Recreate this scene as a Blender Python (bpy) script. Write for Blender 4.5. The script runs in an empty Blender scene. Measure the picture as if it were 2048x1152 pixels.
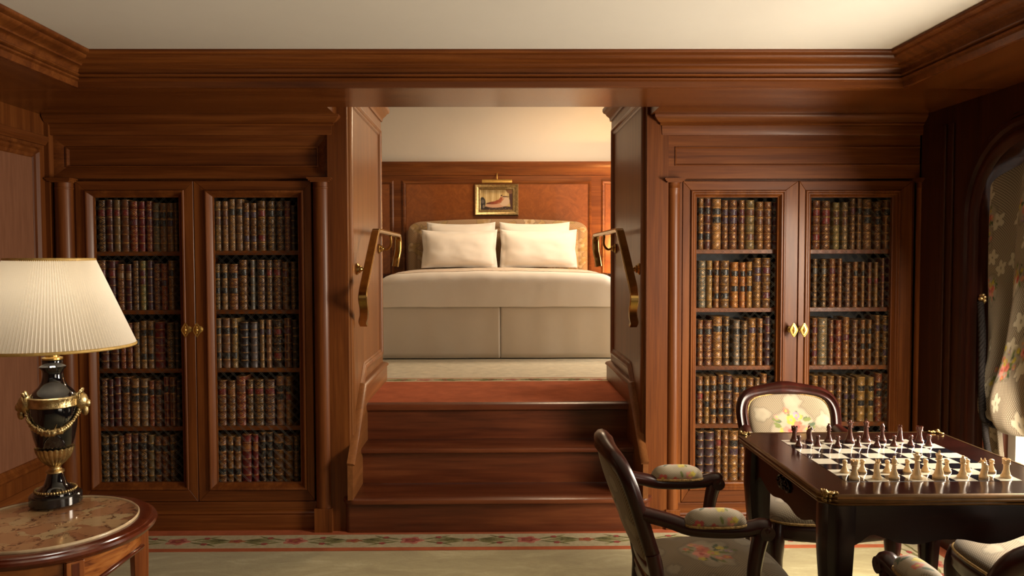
import bpy, bmesh, math, random
import numpy as np
from mathutils import Vector, Matrix, noise
scene = bpy.context.scene
COL = scene.collection
PI = math.pi
rnd = random.Random(7)

# ------------------------------------------------------------------ camera, world, light, exposure
F_PX, CY, EYE = 1550.0, 576.0, 1.343
YAW, ROLL, TILT = math.radians(-0.6), math.radians(-0.15), math.atan(60 / 1550)
CX = 988 + F_PX * math.tan(-YAW)
CAM_R = Matrix.Rotation(YAW, 3, 'Z') @ Matrix.Rotation(PI / 2 - TILT, 3, 'X') @ Matrix.Rotation(ROLL, 3, 'Z')
cd = bpy.data.cameras.new('camera')
cd.sensor_width = 36.0
cd.lens = 36.0 * F_PX / 2048.0
cd.shift_x = (1024 - CX) / 2048.0
cd.clip_start = 0.05
cam = bpy.data.objects.new('camera', cd)
COL.objects.link(cam)
cam.rotation_euler = CAM_R.to_euler()
cam.location = (0, 0, EYE)
scene.camera = cam

scene.view_settings.view_transform = 'Standard'
scene.view_settings.look = 'None'
scene.view_settings.gamma = 1.0
scene.view_settings.use_curve_mapping = False
scene.view_settings.exposure = 0.0

w = bpy.data.worlds.new('world')
scene.world = w
w.use_nodes = True
bg = w.node_tree.nodes['Background']
bg.inputs[0].default_value = (1.0, 0.92, 0.78, 1)
bg.inputs[1].default_value = 0.9

def area(name, loc, rot, sx, sy, power, color):
    l = bpy.data.lights.new(name, 'AREA')
    l.shape = 'RECTANGLE'; l.size = sx; l.size_y = sy; l.energy = power; l.color = color
    o = bpy.data.objects.new(name, l); COL.objects.link(o)
    o.location = loc; o.rotation_euler = rot
    return o
def point(name, loc, power, color, r=0.04):
    l = bpy.data.lights.new(name, 'POINT')
    l.energy = power; l.color = color; l.shadow_soft_size = r
    o = bpy.data.objects.new(name, l); COL.objects.link(o); o.location = loc
    return o
DAY = (1.0, 0.86, 0.68)
# daylight through the tall windows of the sitting room (right wall) and of the wall behind the camera
area('daylight_curtained_window', (2.215, 2.40, 1.06), (0, math.radians(60), 0), 1.35, 0.70, 142, DAY)
area('daylight_second_window', (2.215, 0.0, 1.06), (0, math.radians(80), 0), 1.35, 1.3, 22, DAY)
# bedroom: daylight from its side window, warm bedside lamp and picture lamp
area('daylight_bedroom_window', (2.38, 6.0, 1.75), (0, math.radians(76), 0), 1.1, 0.95, 42, (1.0, 0.86, 0.68))
point('bedside_bulb', (1.315, 7.42, 1.50), 84, (1.0, 0.55, 0.17), 0.05)
point('table_lamp_bulb', (-1.236, 2.172, 1.22), 2.0, (1.0, 0.93, 0.82), 0.04)
# unseen overhead fill, added to brighten the pillows and bed
area('bedroom_fill_light', (0.7, 6.55, 2.95), (0, 0, 0), 0.5, 0.5, 37, (1.0, 0.74, 0.48))

# ------------------------------------------------------------------ helpers
def at(u, v, Y):
    """world X and Z of the point seen at (u, v) of the photograph on the plane y = Y"""
    d = CAM_R @ Vector(((u - CX) / F_PX, (CY - v) / F_PX, -1.0))
    k = Y / d.y
    return d.x * k, EYE + d.z * k
def AX(u, v, Y): return at(u, v, Y)[0]
def AZ(v, Y, u=988): return at(u, v, Y)[1]

def root_of(o):
    loc = Vector((0, 0, 0))
    while o is not None:
        loc += o.location; o = o.parent
    return loc

def tag(o, label=None, cat=None, group=None, kind=None):
    if label: o['label'] = label
    if cat: o['category'] = cat
    if group: o['group'] = group
    if kind: o['kind'] = kind
    return o
def thing(name, label, cat, loc=(0, 0, 0), group=None):
    o = bpy.data.objects.new(name, None); COL.objects.link(o)
    o.location = loc; o.empty_display_size = 0.1
    return tag(o, label, cat, group)
def sub_empty(name, parent):
    o = bpy.data.objects.new(name, None); COL.objects.link(o)
    o.parent = parent; o.empty_display_size = 0.05
    return o
def copy_tree(o, parent=None):
    c = o.copy(); COL.objects.link(c); c.parent = parent
    for ch in list(o.children): copy_tree(ch, c)
    return c

class MB:
    """collects geometry in world (or thing-local) coordinates; build() links it as ONE mesh object"""
    def __init__(s):
        s.v = []; s.f = []; s.mi = []; s.uv = {}; s.col = {}; s.m = 0
    def verts(s, pts):
        n = len(s.v); s.v.extend([tuple(p) for p in pts]); return n
    def face(s, idx): s.f.append(tuple(idx)); s.mi.append(s.m)
    def box(s, x0, x1, y0, y1, z0, z1):
        n = s.verts([(x0, y0, z0), (x1, y0, z0), (x1, y1, z0), (x0, y1, z0), (x0, y0, z1), (x1, y0, z1), (x1, y1, z1), (x0, y1, z1)])
        for q in ((0, 3, 2, 1), (4, 5, 6, 7), (0, 1, 5, 4), (1, 2, 6, 5), (2, 3, 7, 6), (3, 0, 4, 7)): s.face([n + i for i in q])
        return s
    def loft(s, loops, cap0=True, cap1=True, closed=True):
        """loops: list of equally long rings of points"""
        n = len(loops[0]); base = [s.verts(l) for l in loops]
        for a, b in zip(base, base[1:]):
            for i in range(n if closed else n - 1):
                j = (i + 1) % n
                s.face((a + i, a + j, b + j, b + i))
        if cap0: s.face([base[0] + i for i in range(n)][::-1])
        if cap1: s.face([base[-1] + i for i in range(n)])
        return s
    def prism(s, poly, axis, a, b):
        """poly in the two other axes (in x,y,z order), extruded along axis from a to b"""
        def p3(p, t):
            return {'x': (t, p[0], p[1]), 'y': (p[0], t, p[1]), 'z': (p[0], p[1], t)}[axis]
        return s.loft([[p3(p, a) for p in poly], [p3(p, b) for p in poly]])
    def lathe(s, prof, cx=0, cy=0, seg=32, sy=1.0, cap=True):
        """prof: (radius, z) from bottom to top"""
        loops = [[(cx + r * math.cos(2 * PI * i / seg), cy + sy * r * math.sin(2 * PI * i / seg), z) for i in range(seg)] for r, z in prof]
        return s.loft(loops, cap, cap)
    def tube(s, pts, rad, seg=10, flat=None, up=(0, 0, 1), cap=True, closed=False):
        """rad: number or list; flat=(a,b) scales the section along side / up"""
        P = [Vector(p) for p in pts]; n = len(P); loops = []
        for i in range(n):
            if closed: t = (P[(i + 1) % n] - P[i - 1])
            else: t = P[min(i + 1, n - 1)] - P[max(i - 1, 0)]
            t.normalize()
            u = Vector(up)
            if abs(t.dot(u)) > 0.95: u = Vector((0, 1, 0)) if abs(t.y) < 0.9 else Vector((1, 0, 0))
            a = t.cross(u).normalized(); b = a.cross(t).normalized()
            r = rad[i] if isinstance(rad, (list, tuple)) else rad
            fa, fb = flat if flat else (1, 1)
            loops.append([P[i] + a * (r * fa * math.cos(2 * PI * k / seg)) + b * (r * fb * math.sin(2 * PI * k / seg)) for k in range(seg)])
        if closed:
            loops.append(loops[0]); return s.loft(loops, False, False)
        return s.loft(loops, cap, cap)
    def sweep(s, path, prof, closed=False, side=1):
        """horizontal sweep: path of (x, y); prof of (out, z); out goes to the right of the path for side = 1"""
        P = [Vector(p) for p in path]; n = len(P); loops = []
        for i in range(n):
            d0 = (P[i] - P[i - 1]) if (i > 0 or closed) else (P[1] - P[0])
            d1 = (P[(i + 1) % n] - P[i]) if (i < n - 1 or closed) else d0
            d0 = d0.normalized(); d1 = d1.normalized()
            n0 = Vector((d0.y, -d0.x)) * side; n1 = Vector((d1.y, -d1.x)) * side
            m = (n0 + n1); m = m / max(1e-6, m.dot(n0)) if m.length > 1e-6 else n0
            loops.append([(P[i].x + m.x * o, P[i].y + m.y * o, z) for o, z in prof])
        if closed: loops.append(loops[0])
        return s.loft(loops, not closed, not closed)
    def grid(s, fn, nu, nv, uvfn=None, colfn=None, wrap=False):
        n = len(s.v)
        for j in range(nv + 1):
            for i in range(nu + (0 if wrap else 1)):
                s.v.append(tuple(fn(i / nu, j / nv)))
        W = nu + (0 if wrap else 1)
        for j in range(nv):
            for i in range(nu):
                i2 = (i + 1) % W
                s.face((n + j * W + i, n + j * W + i2, n + (j + 1) * W + i2, n + (j + 1) * W + i))
        return n
    def ball(s, c, r, seg=10, ring=6, sc=(1, 1, 1)):
        pr = [(max(1e-4, math.sin(PI * k / ring)), -math.cos(PI * k / ring)) for k in range(ring + 1)]
        s.loft([[(c[0] + r * sc[0] * a * math.cos(2 * PI * i / seg), c[1] + r * sc[1] * a * math.sin(2 * PI * i / seg), c[2] + r * sc[2] * z) for i in range(seg)] for a, z in pr])
        return s
    def build(s, name, mat, parent=None, smooth=None, bevel=0, bseg=2, kind=None, label=None, uv=None, color=None, weld=False):
        off = root_of(parent) if parent is not None else Vector((0, 0, 0))
        me = bpy.data.meshes.new(name)
        V = np.array(s.v, dtype=float) - np.array(off)
        me.from_pydata(V.tolist(), [], s.f)
        mats = mat if isinstance(mat, (list, tuple)) else [mat]
        for m in mats: me.materials.append(m)
        me.polygons.foreach_set('material_index', s.mi)
        if uv is not None:
            l = me.uv_layers.new(name='UVMap')
            vi = np.zeros(len(me.loops), dtype=np.int32); me.loops.foreach_get('vertex_index', vi)
            l.data.foreach_set('uv', np.asarray(uv, dtype=np.float32)[vi].ravel())
        if color is not None:
            a = me.color_attributes.new('paint', 'FLOAT_COLOR', 'POINT')
            a.data.foreach_set('color', np.asarray(color, dtype=np.float32).ravel())
        bm = bmesh.new(); bm.from_mesh(me)
        if weld: bmesh.ops.remove_doubles(bm, verts=bm.verts, dist=1e-5)
        bmesh.ops.recalc_face_normals(bm, faces=bm.faces); bm.to_mesh(me); bm.free()
        if smooth is not None:
            me.polygons.foreach_set('use_smooth', [True] * len(me.polygons))
            if smooth < 180: me.set_sharp_from_angle(angle=math.radians(smooth))
        me.update()
        o = bpy.data.objects.new(name, me); COL.objects.link(o); o.parent = parent
        if bevel:
            b = o.modifiers.new('bevel', 'BEVEL'); b.width = bevel; b.segments = bseg; b.limit_method = 'ANGLE'; b.angle_limit = math.radians(35)
            b.harden_normals = False
        if kind: o['kind'] = kind
        if label: o['label'] = label
        return o

def smoothstep(a, b, x):
    t = np.clip((x - a) / (b - a), 0, 1); return t * t * (3 - 2 * t)
def catmull(pts, n=8, closed=False):
    P = [np.array(p, float) for p in pts]; out = []; m = len(P)
    rng = range(m) if closed else range(m - 1)
    for i in rng:
        p0 = P[i - 1] if (i > 0 or closed) else P[0]
        p1 = P[i]; p2 = P[(i + 1) % m]
        p3 = P[(i + 2) % m] if (closed or i + 2 < m) else P[-1]
        for k in range(n):
            t = k / n
            out.append(tuple(0.5 * ((2 * p1) + (-p0 + p2) * t + (2 * p0 - 5 * p1 + 4 * p2 - p3) * t * t + (-p0 + 3 * p1 - 3 * p2 + p3) * t ** 3)))
    if not closed: out.append(tuple(P[-1]))
    return out
def lin(r, g, b):
    f = lambda c: (c / 255 / 12.92) if c / 255 <= 0.04045 else ((c / 255 + 0.055) / 1.055) ** 2.4
    return (f(r), f(g), f(b), 1.0)

# ------------------------------------------------------------------ materials
def new_mat(name):
    m = bpy.data.materials.new(name); m.use_nodes = True
    nt = m.node_tree; nt.nodes.clear()
    out = nt.nodes.new('ShaderNodeOutputMaterial'); b = nt.nodes.new('ShaderNodeBsdfPrincipled')
    nt.links.new(b.outputs[0], out.inputs[0])
    return m, nt, b
def nd(nt, t, **k):
    n = nt.nodes.new(t)
    for a, v in k.items(): setattr(n, a, v)
    return n
def ramp(nt, fac, stops):
    r = nd(nt, 'ShaderNodeValToRGB'); nt.links.new(fac, r.inputs[0])
    e = r.color_ramp.elements
    e[0].position, e[0].color = stops[0]; e[1].position, e[1].color = stops[-1]
    for p, c in stops[1:-1]:
        x = e.new(p); x.color = c
    return r.outputs[0]
def math_n(nt, op, a, b=None, c=None):
    m = nd(nt, 'ShaderNodeMath', operation=op)
    for i, x in enumerate((a, b, c)):
        if x is None: continue
        if isinstance(x, (int, float)): m.inputs[i].default_value = x
        else: nt.links.new(x, m.inputs[i])
    return m.outputs[0]
def mixc(nt, fac, a, b, mode='MIX'):
    m = nd(nt, 'ShaderNodeMix', data_type='RGBA', blend_type=mode)
    if isinstance(fac, (int, float)): m.inputs[0].default_value = fac
    else: nt.links.new(fac, m.inputs[0])
    for i, x in ((6, a), (7, b)):
        if isinstance(x, tuple): m.inputs[i].default_value = x
        else: nt.links.new(x, m.inputs[i])
    return m.outputs[2]
def noise_n(nt, vec, scale, detail=4, rough=0.5, dist=0.0):
    n = nd(nt, 'ShaderNodeTexNoise'); n.inputs['Scale'].default_value = scale
    n.inputs['Detail'].default_value = detail; n.inputs['Roughness'].default_value = rough; n.inputs['Distortion'].default_value = dist
    if vec is not None: nt.links.new(vec, n.inputs['Vector'])
    return n.outputs['Fac']
def mapping(nt, scale, rot=(0, 0, 0), src='Object'):
    tc = nd(nt, 'ShaderNodeTexCoord'); mp = nd(nt, 'ShaderNodeMapping')
    nt.links.new(tc.outputs[src], mp.inputs[0])
    mp.inputs['Scale'].default_value = scale; mp.inputs['Rotation'].default_value = rot
    return mp.outputs[0]
def bump(nt, b, h, strength=0.1, dist=0.002):
    n = nd(nt, 'ShaderNodeBump'); n.inputs['Strength'].default_value = strength; n.inputs['Distance'].default_value = dist
    nt.links.new(h, n.inputs['Height']); nt.links.new(n.outputs[0], b.inputs['Normal'])

def wood(name, axis, dark, mid, light, rough=0.42, coat=0.08, spread=1.0, across=16, spec=0.28):
    m, nt, b = new_mat(name)
    ax = 'xyz'.index(axis)
    s1 = [across] * 3; s1[ax] = 0.9
    s2 = [across * 7.0] * 3; s2[ax] = 3.0
    f1 = noise_n(nt, mapping(nt, s1), 1.0, 5, 0.6, 0.6)
    f2 = noise_n(nt, mapping(nt, s2), 1.0, 3, 0.6)
    f = math_n(nt, 'ADD', math_n(nt, 'MULTIPLY', f1, 0.68), math_n(nt, 'MULTIPLY', f2, 0.32))
    a = 0.5 - 0.2 * spread
    c = ramp(nt, f, [(a, dark), (0.5, mid), (1 - a, light)])
    nt.links.new(c, b.inputs['Base Color'])
    b.inputs['Roughness'].default_value = rough
    b.inputs['Coat Weight'].default_value = coat; b.inputs['Coat Roughness'].default_value = 0.18
    b.inputs['Specular IOR Level'].default_value = spec
    bump(nt, b, f2, 0.12, 0.0012)
    return m
WD, WM, WL = (0.064, 0.0155, 0.0032, 1), (0.134, 0.0375, 0.0070, 1), (0.228, 0.074, 0.0155, 1)
W = {a: wood('oak_mahogany_' + a, a, WD, WM, WL) for a in 'xyz'}
WS_ = {a: wood('waxed_soffit_wood_' + a, a, WD, WM, WL, 0.27, 0.35) for a in 'xy'}
WJ = {a: wood('jamb_veneer_' + a, a, (0.13, 0.045, 0.013, 1), (0.19, 0.070, 0.020, 1), (0.27, 0.105, 0.033, 1), 0.38, 0.15) for a in 'yz'}
PD, PM_, PL = (0.010, 0.002, 0.0012, 1), (0.024, 0.0038, 0.0022, 1), (0.046, 0.0075, 0.004, 1)
WP = {a: wood('polished_mahogany_' + a, a, PD, PM_, PL, 0.30, 0.15, spec=0.32) for a in 'xyz'}
WDK = {a: wood('shade_darkened_wall_wood_' + a, a, (0.020, 0.0055, 0.0022, 1), (0.040, 0.011, 0.004, 1), (0.070, 0.020, 0.007, 1), 0.42, 0.08, spec=0.28) for a in 'yz'}  # same wood as the room, darkened: the window wall's shade in its colour
WT = {a: wood('lacquered_table_' + a, a, (0.004, 0.001, 0.0008, 1), (0.010, 0.002, 0.0014, 1), (0.020, 0.004, 0.0025, 1), 0.24, 0.15, spec=0.3) for a in 'xyz'}
WTT = wood('lacquered_tabletop', 'x', (0.006, 0.0015, 0.001, 1), (0.014, 0.0028, 0.0018, 1), (0.026, 0.005, 0.003, 1), 0.14, 0.8)
WH = {a: wood('honey_mahogany_' + a, a, (0.13, 0.028, 0.008, 1), (0.30, 0.085, 0.02, 1), (0.45, 0.16, 0.04, 1), 0.25, 0.6) for a in 'xyz'}
WR = {a: wood('red_mahogany_rim_' + a, a, (0.055, 0.009, 0.004, 1), (0.11, 0.02, 0.007, 1), (0.17, 0.034, 0.011, 1), 0.2, 0.8) for a in 'xyz'}

def plain(name, col, rough=0.5, metal=0.0, coat=0.0, bumpy=None, var=0.0, trans=0.0, sheen=0.0, spec=0.5):
    m, nt, b = new_mat(name)
    b.inputs['Base Color'].default_value = col
    b.inputs['Roughness'].default_value = rough; b.inputs['Metallic'].default_value = metal
    b.inputs['Coat Weight'].default_value = coat; b.inputs['Specular IOR Level'].default_value = spec
    b.inputs['Sheen Weight'].default_value = sheen
    if var:
        f = noise_n(nt, mapping(nt, (1, 1, 1)), var[0], 4, 0.6)
        k = var[1]
        lo = tuple(c * (1 - k) for c in col[:3]) + (1,); hi = tuple(min(1, c * (1 + k)) for c in col[:3]) + (1,)
        nt.links.new(ramp(nt, f, [(0.3, lo), (0.7, hi)]), b.inputs['Base Color'])
    if bumpy:
        bump(nt, b, noise_n(nt, mapping(nt, (1, 1, 1)), bumpy[0], 3, 0.5), bumpy[1], 0.003)
    return m
BRASS = plain('polished_brass', (0.58, 0.37, 0.105, 1), 0.28, 0.82, var=(30, 0.15))
RAILBRASS = plain('aged_rail_brass', (0.42, 0.27, 0.085, 1), 0.24, 1.0, var=(20, 0.2))
GILT = plain('gilt_bronze', (0.50, 0.375, 0.18, 1), 0.36, 1.0, var=(60, 0.35), bumpy=(140, 0.5))
OLDBRASS = plain('old_brass_edge', (0.15, 0.08, 0.03, 1), 0.30, 0.9, var=(25, 0.2))
CEIL = plain('ceiling_paint', (0.68, 0.65, 0.58, 1), 0.85, var=(3, 0.02))
CREAMWALL = plain('cream_wall_paint', (0.62, 0.57, 0.50, 1), 0.85, var=(3, 0.02))
BLACKGLAZE = plain('black_porcelain_glaze', (0.004, 0.004, 0.005, 1), 0.06, 0, 1.0, var=(20, 0.2))
BLACKSTONE = plain('black_marble_plinth', (0.012, 0.011, 0.011, 1), 0.16, 0, 0.5, var=(40, 0.6))
LINEN = plain('white_bed_linen', (0.80, 0.75, 0.68, 1), 0.8, sheen=0.2, bumpy=(18, 0.10), var=(4, 0.03))
SKIRT = plain('ecru_bed_skirt', (0.66, 0.60, 0.52, 1), 0.85, sheen=0.2, bumpy=(14, 0.08), var=(4, 0.03))
INNER = plain('dark_case_lining', (0.016, 0.015, 0.016, 1), 0.9, var=(14, 0.3))
INNERG = plain('slate_case_lining', (0.095, 0.10, 0.108, 1), 0.9, var=(14, 0.2))
WIRE = plain('bronze_wire', (0.08, 0.075, 0.062, 1), 0.45, 0.7, var=(40, 0.2))
DARKGILT = plain('dark_gilt_mount', (0.26, 0.165, 0.06, 1), 0.34, 1.0, var=(90, 0.5), bumpy=(200, 0.6))
CREAMEDGE = plain('cream_marble_edge', (0.62, 0.47, 0.29, 1), 0.3, 0, 0.4, var=(40, 0.15))
IVORY = plain('boxwood_chessmen', (0.62, 0.43, 0.22, 1), 0.3, 0, 0.4, var=(60, 0.12))
REDWOOD = plain('dark_red_chessmen', (0.085, 0.019, 0.009, 1), 0.25, 0, 0.5, var=(60, 0.3))
SQL = plain('light_inlay', (0.56, 0.52, 0.42, 1), 0.12, 0, 0.6, var=(30, 0.08))
SQD = plain('dark_inlay', (0.008, 0.008, 0.012, 1), 0.10, 0, 0.8, var=(30, 0.2))
REDCARPET = plain('terracotta_carpet', (0.38, 0.105, 0.045, 1), 0.95, var=(9, 0.16), bumpy=(300, 0.3), spec=0.1)
ROPE = plain('dark_tieback_rope', (0.014, 0.011, 0.010, 1), 0.8, var=(90, 0.4), spec=0.15)
SHADE_TRIM = plain('gold_braid', (0.55, 0.36, 0.11, 1), 0.5, 0.2, var=(80, 0.2))
GIMP = plain('gold_nail_gimp', (0.32, 0.20, 0.07, 1), 0.45, 0.5, var=(150, 0.5), bumpy=(260, 0.8))

def carpet_mat():
    m, nt, b = new_mat('sage_carpet_field')
    f = noise_n(nt, mapping(nt, (3.2, 9, 1)), 1.0, 6, 0.72, 0.8)
    f2 = noise_n(nt, mapping(nt, (60, 60, 60)), 1.0, 3, 0.7)
    c = ramp(nt, f, [(0.30, (0.28, 0.230, 0.100, 1)), (0.52, (0.365, 0.312, 0.145, 1)), (0.68, (0.48, 0.425, 0.23, 1))])
    c = mixc(nt, math_n(nt, 'MULTIPLY', f2, 0.35), c, (0.22, 0.18, 0.09, 1))
    nt.links.new(c, b.inputs['Base Color']); b.inputs['Roughness'].default_value = 0.95; b.inputs['Sheen Weight'].default_value = 0.2
    bump(nt, b, f2, 0.4, 0.003)
    return m
CARPET = carpet_mat()
CREAMBAND = plain('cream_carpet_band', (0.42, 0.36, 0.22, 1), 0.95, var=(40, 0.14), bumpy=(300, 0.3))
UPCARPET = plain('cream_bedroom_carpet', (0.50, 0.45, 0.34, 1), 0.95, var=(14, 0.14), bumpy=(200, 0.3))

def marble_mat():
    m, nt, b = new_mat('breccia_marble')
    v = mapping(nt, (1, 1, 1))
    d = nd(nt, 'ShaderNodeTexNoise'); d.inputs['Scale'].default_value = 9; nt.links.new(v, d.inputs['Vector'])
    mx = nd(nt, 'ShaderNodeMix', data_type='VECTOR'); mx.inputs[0].default_value = 0.09
    nt.links.new(v, mx.inputs[4]); nt.links.new(d.outputs['Color'], mx.inputs[5])
    vo = nd(nt, 'ShaderNodeTexVoronoi'); vo.inputs['Scale'].default_value = 17; vo.inputs['Randomness'].default_value = 1
    nt.links.new(mx.outputs[1], vo.inputs['Vector'])
    sep = nd(nt, 'ShaderNodeSeparateColor'); nt.links.new(vo.outputs['Color'], sep.inputs[0])
    c = ramp(nt, sep.outputs[0], [(0.0, (0.30, 0.125, 0.06, 1)), (0.25, (0.44, 0.235, 0.115, 1)), (0.5, (0.52, 0.34, 0.17, 1)), (0.75, (0.54, 0.41, 0.22, 1)), (1.0, (0.40, 0.19, 0.09, 1))])
    ve = nd(nt, 'ShaderNodeTexVoronoi', feature='DISTANCE_TO_EDGE'); ve.inputs['Scale'].default_value = 17
    nt.links.new(mx.outputs[1], ve.inputs['Vector'])
    n2 = noise_n(nt, v, 34, 5, 0.7, 1.2)
    blot = ramp(nt, n2, [(0.52, (0, 0, 0, 1)), (0.60, (1, 1, 1, 1))])
    edge = ramp(nt, ve.outputs[0], [(0.02, (1, 1, 1, 1)), (0.16, (0, 0, 0, 1))])
    fac = mixc(nt, 1.0, blot, edge, 'MULTIPLY')
    c = mixc(nt, fac, c, (0.085, 0.024, 0.012, 1))
    fine = noise_n(nt, v, 60, 4, 0.6)
    c = mixc(nt, math_n(nt, 'MULTIPLY', fine, 0.35), c, (0.32, 0.16, 0.08, 1))
    nt.links.new(c, b.inputs['Base Color']); b.inputs['Roughness'].default_value = 0.14; b.inputs['Coat Weight'].default_value = 0.5
    return m
MARBLE = marble_mat()

def burl_mat(name, k=1.0):
    m, nt, b = new_mat(name)
    f = noise_n(nt, mapping(nt, (1, 1, 1)), 9, 7, 0.7, 2.2)
    c = ramp(nt, f, [(0.30, (0.16 * k, 0.042 * k, 0.008 * k, 1)), (0.5, (0.21 * k, 0.060 * k, 0.012 * k, 1)), (0.70, (0.27 * k, 0.085 * k, 0.018 * k, 1))])
    nt.links.new(c, b.inputs['Base Color']); b.inputs['Roughness'].default_value = 0.32; b.inputs['Coat Weight'].default_value = 0.4
    return m
BURL = burl_mat('burl_veneer')
def wall_panel_mat():
    m, nt, b = new_mat('matte_panel_veneer')
    f = noise_n(nt, mapping(nt, (60, 60, 5)), 1.0, 4, 0.6)
    nt.links.new(ramp(nt, f, [(0.3, (0.17, 0.070, 0.036, 1)), (0.7, (0.225, 0.098, 0.053, 1))]), b.inputs['Base Color'])
    b.inputs['Roughness'].default_value = 0.6; b.inputs['Specular IOR Level'].default_value = 0.2
    return m
PANELV = wall_panel_mat()
def veneer_diag():
    m, nt, b = new_mat('diagonal_tulipwood_veneer')
    f = noise_n(nt, mapping(nt, (10, 10, 60), (0.0, 0.85, 0.5)), 1.0, 4, 0.6, 0.5)
    nt.links.new(ramp(nt, f, [(0.34, (0.15, 0.032, 0.007, 1)), (0.5, (0.38, 0.115, 0.022, 1)), (0.66, (0.52, 0.19, 0.042, 1))]), b.inputs['Base Color'])
    b.inputs['Roughness'].default_value = 0.25; b.inputs['Coat Weight'].default_value = 0.6
    return m
VENEER = veneer_diag()

def leather(name, pattern):
    """leather whose colour is the object's own; u runs across the spine, v counts its six compartments"""
    m, nt, b = new_mat(name)
    oi = nd(nt, 'ShaderNodeObjectInfo')
    uv = nd(nt, 'ShaderNodeTexCoord'); sp = nd(nt, 'ShaderNodeSeparateXYZ'); nt.links.new(uv.outputs['UV'], sp.inputs[0])
    u, v = sp.outputs[0], sp.outputs[1]
    fv = math_n(nt, 'FRACT', v)
    du = math_n(nt, 'ABSOLUTE', math_n(nt, 'SUBTRACT', u, 0.5)); dv = math_n(nt, 'ABSOLUTE', math_n(nt, 'SUBTRACT', fv, 0.5))
    nz = noise_n(nt, mapping(nt, (1, 1, 1)), 55, 4, 0.7)
    rim = math_n(nt, 'GREATER_THAN', dv, 0.43)
    if pattern == 'lozenge':
        d = math_n(nt, 'ADD', math_n(nt, 'MULTIPLY', du, 1.15), dv)
        ring = math_n(nt, 'LESS_THAN', math_n(nt, 'ABSOLUTE', math_n(nt, 'SUBTRACT', d, 0.40)), 0.05)
        core = math_n(nt, 'LESS_THAN', d, 0.22)
        corner = math_n(nt, 'GREATER_THAN', d, 0.58)
        g = math_n(nt, 'MAXIMUM', math_n(nt, 'MAXIMUM', ring, math_n(nt, 'MULTIPLY', core, 0.9)), math_n(nt, 'MAXIMUM', rim, math_n(nt, 'MULTIPLY', corner, 0.25)))
    elif pattern == 'floral':
        vo = nd(nt, 'ShaderNodeTexVoronoi'); vo.inputs['Scale'].default_value = 5.0
        cmb = nd(nt, 'ShaderNodeCombineXYZ'); nt.links.new(u, cmb.inputs[0]); nt.links.new(v, cmb.inputs[1]); nt.links.new(oi.outputs['Random'], cmb.inputs[2])
        nt.links.new(cmb.outputs[0], vo.inputs['Vector'])
        g = math_n(nt, 'MAXIMUM', math_n(nt, 'LESS_THAN', vo.outputs['Distance'], 0.33), rim)
    elif pattern == 'line':
        g = math_n(nt, 'MAXIMUM', rim, math_n(nt, 'LESS_THAN', math_n(nt, 'ABSOLUTE', math_n(nt, 'SUBTRACT', du, 0.17)), 0.05))
    else:
        g = rim
    g = math_n(nt, 'MULTIPLY', g, ramp_val(nt, nz, 0.34, 0.56))
    dark = mixc(nt, ramp_val(nt, noise_n(nt, mapping(nt, (1, 1, 1)), 28, 4, 0.7), 0.35, 0.7), oi.outputs['Color'], (0.018, 0.010, 0.007, 1))
    dark = mixc(nt, 0.55, oi.outputs['Color'], dark)
    gold = mixc(nt, 0.2, (0.66, 0.34, 0.08, 1), oi.outputs['Color'])
    k = 0.62 if pattern in ('lozenge', 'floral') else 0.6
    c = mixc(nt, math_n(nt, 'MULTIPLY', g, k), dark, gold)
    nt.links.new(c, b.inputs['Base Color'])
    nt.links.new(math_n(nt, 'MULTIPLY', g, 0.25), b.inputs['Metallic'])
    b.inputs['Roughness'].default_value = 0.42
    return m
def ramp_val(nt, f, a, b_):
    r = nd(nt, 'ShaderNodeMapRange'); nt.links.new(f, r.inputs[0]); r.inputs[1].default_value = a; r.inputs[2].default_value = b_
    return r.outputs[0]
LEATHER = {'x': leather('leather_gilt_lozenges', 'lozenge'), 'f': leather('leather_gilt_flowers', 'floral'), 'l': leather('leather_gilt_lines', 'line'), 'p': leather('plain_leather', 'plain')}
def label_mat():
    m, nt, b = new_mat('title_label_leather')
    oi = nd(nt, 'ShaderNodeObjectInfo')
    f = noise_n(nt, mapping(nt, (1, 1, 1)), 160, 2, 0.5)
    nt.links.new(mixc(nt, math_n(nt, 'MULTIPLY', ramp_val(nt, f, 0.56, 0.64), 0.35), oi.outputs['Color'], (0.45, 0.30, 0.11, 1)), b.inputs['Base Color'])
    b.inputs['Roughness'].default_value = 0.4
    return m
LABELM = label_mat()
PAGES = plain('page_block', (0.42, 0.33, 0.2, 1), 0.8, var=(120, 0.2))

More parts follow.
